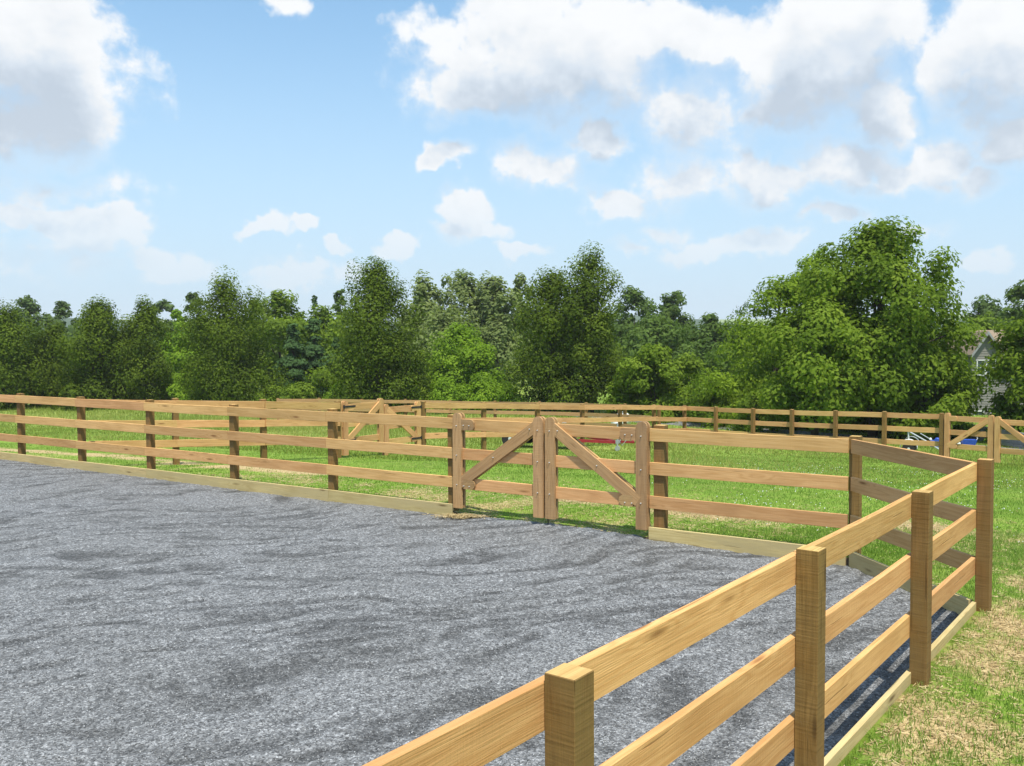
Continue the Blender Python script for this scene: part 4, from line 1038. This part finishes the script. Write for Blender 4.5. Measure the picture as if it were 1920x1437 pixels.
# ------------------------------------------------------------------ grass, straw, clover
def blades(name, x, y, h, w, tint, mat, label, cat, lean=.5, bend=False, z=None):
    n = len(x); rg = np.random.default_rng(len(name)+n)
    z = gz(x, y) if z is None else z
    az = rg.random(n)*2*PI; dx, dy = np.cos(az), np.sin(az); la = rg.random(n)*lean; lz = rg.random(n)*2*PI
    B = np.stack([x, y, z-.005], 1); side = np.stack([dx*w/2, dy*w/2, np.zeros(n)], 1)
    tip = B+np.stack([np.cos(lz)*la*h, np.sin(lz)*la*h, h*(1-.25*la)], 1)
    if not bend:
        V = np.stack([B-side, B+side, tip], 1).reshape(-1, 3); FI = np.arange(n*3).reshape(-1, 3)
    else:
        mid = B*.5+tip*.5; mid[:, 2] += h*.12; mid2 = B*.22+tip*.78; mid2[:, 2] += h*.06
        V = np.stack([B-side, B+side, mid+side*.8, mid-side*.8, tip+side*.12, tip-side*.12], 1).reshape(-1, 3)
        i = np.arange(n)[:, None]*6; FI = np.concatenate([i+np.array([[0, 1, 2, 3]]), i+np.array([[3, 2, 4, 5]])]); tint = np.concatenate([tint, tint])
    o = np_mesh(name, V, FI, M[mat], tint); return tag(o, label, cat, kind='stuff')
def scatter(n, fx, Y0, Y1, px0=-60, px1=1980, pw=1.0):
    """random ground points over the part of the field the camera overlooks, denser near the camera"""
    rg = np.random.default_rng(n); Y = Y0*(Y1/Y0)**rg.random(n) if pw == 1 else (Y0**pw+(Y1**pw-Y0**pw)*rg.random(n))**(1/pw)
    X = (rg.uniform(px0, px1, n)-960)/F*Y; k = fx(X, Y, rg); return X[k], Y[k]
def lawn_grass():
    rg = np.random.default_rng(5)
    def keep(x, y, r): 
        ad = arena_d(x, y); m = mulch(x, y); return (ad > .05) & (r.random(len(x)) < np.clip(1.06-m*1.12, .05, 1))
    # near verge on the right
    x, y = scatter(215000, keep, 3.0, 13, 1150, 2900, pw=1.3)
    n = len(x); t = np.clip(.25+.45*rg.random(n)+.25*fbm2(x, y, 1.1, 9, 2)+.25*mulch(x, y), 0, 1)
    blades('verge_grass', x, y, rg.uniform(.03, .075, n), rg.uniform(.004, .008, n), t, 'blade', 'short sparse turf beside the near fence', 'grass', .8, True)
    x, y = scatter(335000, keep, 10.5, 30, -400, 2500, pw=1.0)
    n = len(x); t = np.clip(.20+.42*rg.random(n)+.26*fbm2(x, y, .8, 9, 3)+.3*mulch(x, y), 0, 1)
    blades('lawn_grass', x, y, rg.uniform(.022, .06, n), rg.uniform(.008, .016, n), t, 'blade', 'mown green lawn behind the near gate', 'grass', .7)
    def keep2(x, y, r): return (dL_(x, y) > 7)
    x, y = scatter(225000, keep2, 19, 70, -400, 2500, pw=.9)
    n = len(x); t = np.clip(.25+.5*rg.random(n)+.25*fbm2(x, y, .3, 4, 2), 0, 1)
    dl = dL_(x, y); hx = np.where(x < 6, 1.0, .5)*np.clip(.36+(dl-16)/16, .36, 1)*np.where(np.hypot(x-1.5, y-30.5) < 3.6, .55, 1)
    blades('meadow_grass', x, y, rg.uniform(.12, .38, n)*hx, rg.uniform(.02, .045, n), t, 'meadow', 'taller olive meadow grass in front of the trees', 'grass', .5)
    # dry straw mulch lying on the soil
    def keep3(x, y, r): return (arena_d(x, y) > .03) & (r.random(len(x)) < np.clip(mulch(x, y)*1.3-.12, 0, 1))
    x, y = scatter(400000, keep3, 3.0, 19, -200, 2700, pw=1.2)
    sd = PL(-.82, -.10); x = np.concatenate([x, sd.x+rg.normal(size=1400)*.20]); y = np.concatenate([y, sd.y+rg.normal(size=1400)*.085]); n = len(x); az = rg.random(n)*2*PI
    L = rg.uniform(.02, .07, n); w = rg.uniform(.003, .006, n)*(1+y/14); z = np.where(arena_d(x, y) < .05, .012, gz(x, y))+rg.uniform(.004, .02, n)
    d = np.stack([np.cos(az), np.sin(az), rg.normal(size=n)*.12], 1)*L[:, None]/2; s = np.stack([-np.sin(az), np.cos(az), rg.normal(size=n)*.3], 1)*w[:, None]/2
    P = np.stack([x, y, z], 1); V = np.stack([P-d-s, P+d-s, P+d+s, P-d+s], 1).reshape(-1, 3)
    o = np_mesh('straw_mulch', V, np.arange(n*4).reshape(-1, 4), M['straw'], rg.random(n)); tag(o, 'tan straw scattered over the seeded soil along the fences', 'straw', kind='stuff')
    # clover heads
    def keep4(x, y, r): return (arena_d(x, y) > 1.2) & (mulch(x, y) < .25) & (fbm2(x, y, .9, 6, 2) > -.1)
    x, y = scatter(1500, keep4, 10, 24, 1180, 1990); n = len(x); h = rg.uniform(.04, .085, n); r = rg.uniform(.006, .012, n); C = np.stack([x, y, gz(x, y)+h], 1)
    oc = np.array([(1, 0, 0), (-1, 0, 0), (0, 1, 0), (0, -1, 0), (0, 0, 1), (0, 0, -.6)]); V = (C[:, None]+oc[None]*r[:, None, None]).reshape(-1, 3)
    fi = np.array([(0, 2, 4), (2, 1, 4), (1, 3, 4), (3, 0, 4), (2, 0, 5), (1, 2, 5), (3, 1, 5), (0, 3, 5)])
    o = np_mesh('clover_flowers', V, (np.arange(n)[:, None, None]*6+fi[None]).reshape(-1, 3), M['white']); tag(o, 'white clover heads dotted through the lawn', 'clover', kind='stuff')
lawn_grass()

# ------------------------------------------------------------------ summer haze
def haze():
    V, Fc = boxg((0, 1230, 50), (5400, 3000, 120))
    m = bpy.data.materials.new('summer_haze'); m.use_nodes = True; nt = m.node_tree; nt.nodes.clear()
    pv = nt.nodes.new('ShaderNodeVolumePrincipled'); pv.inputs['Color'].default_value = (.93, .96, 1, 1); pv.inputs['Density'].default_value = .00022; pv.inputs['Anisotropy'].default_value = 0
    o = nt.nodes.new('ShaderNodeOutputMaterial'); nt.links.new(pv.outputs[0], o.inputs['Volume'])
    h = mesh_obj('haze', V, Fc, [m]); h['kind'] = 'stuff'; h['label'] = 'thin summer haze paling the far hills'
haze()
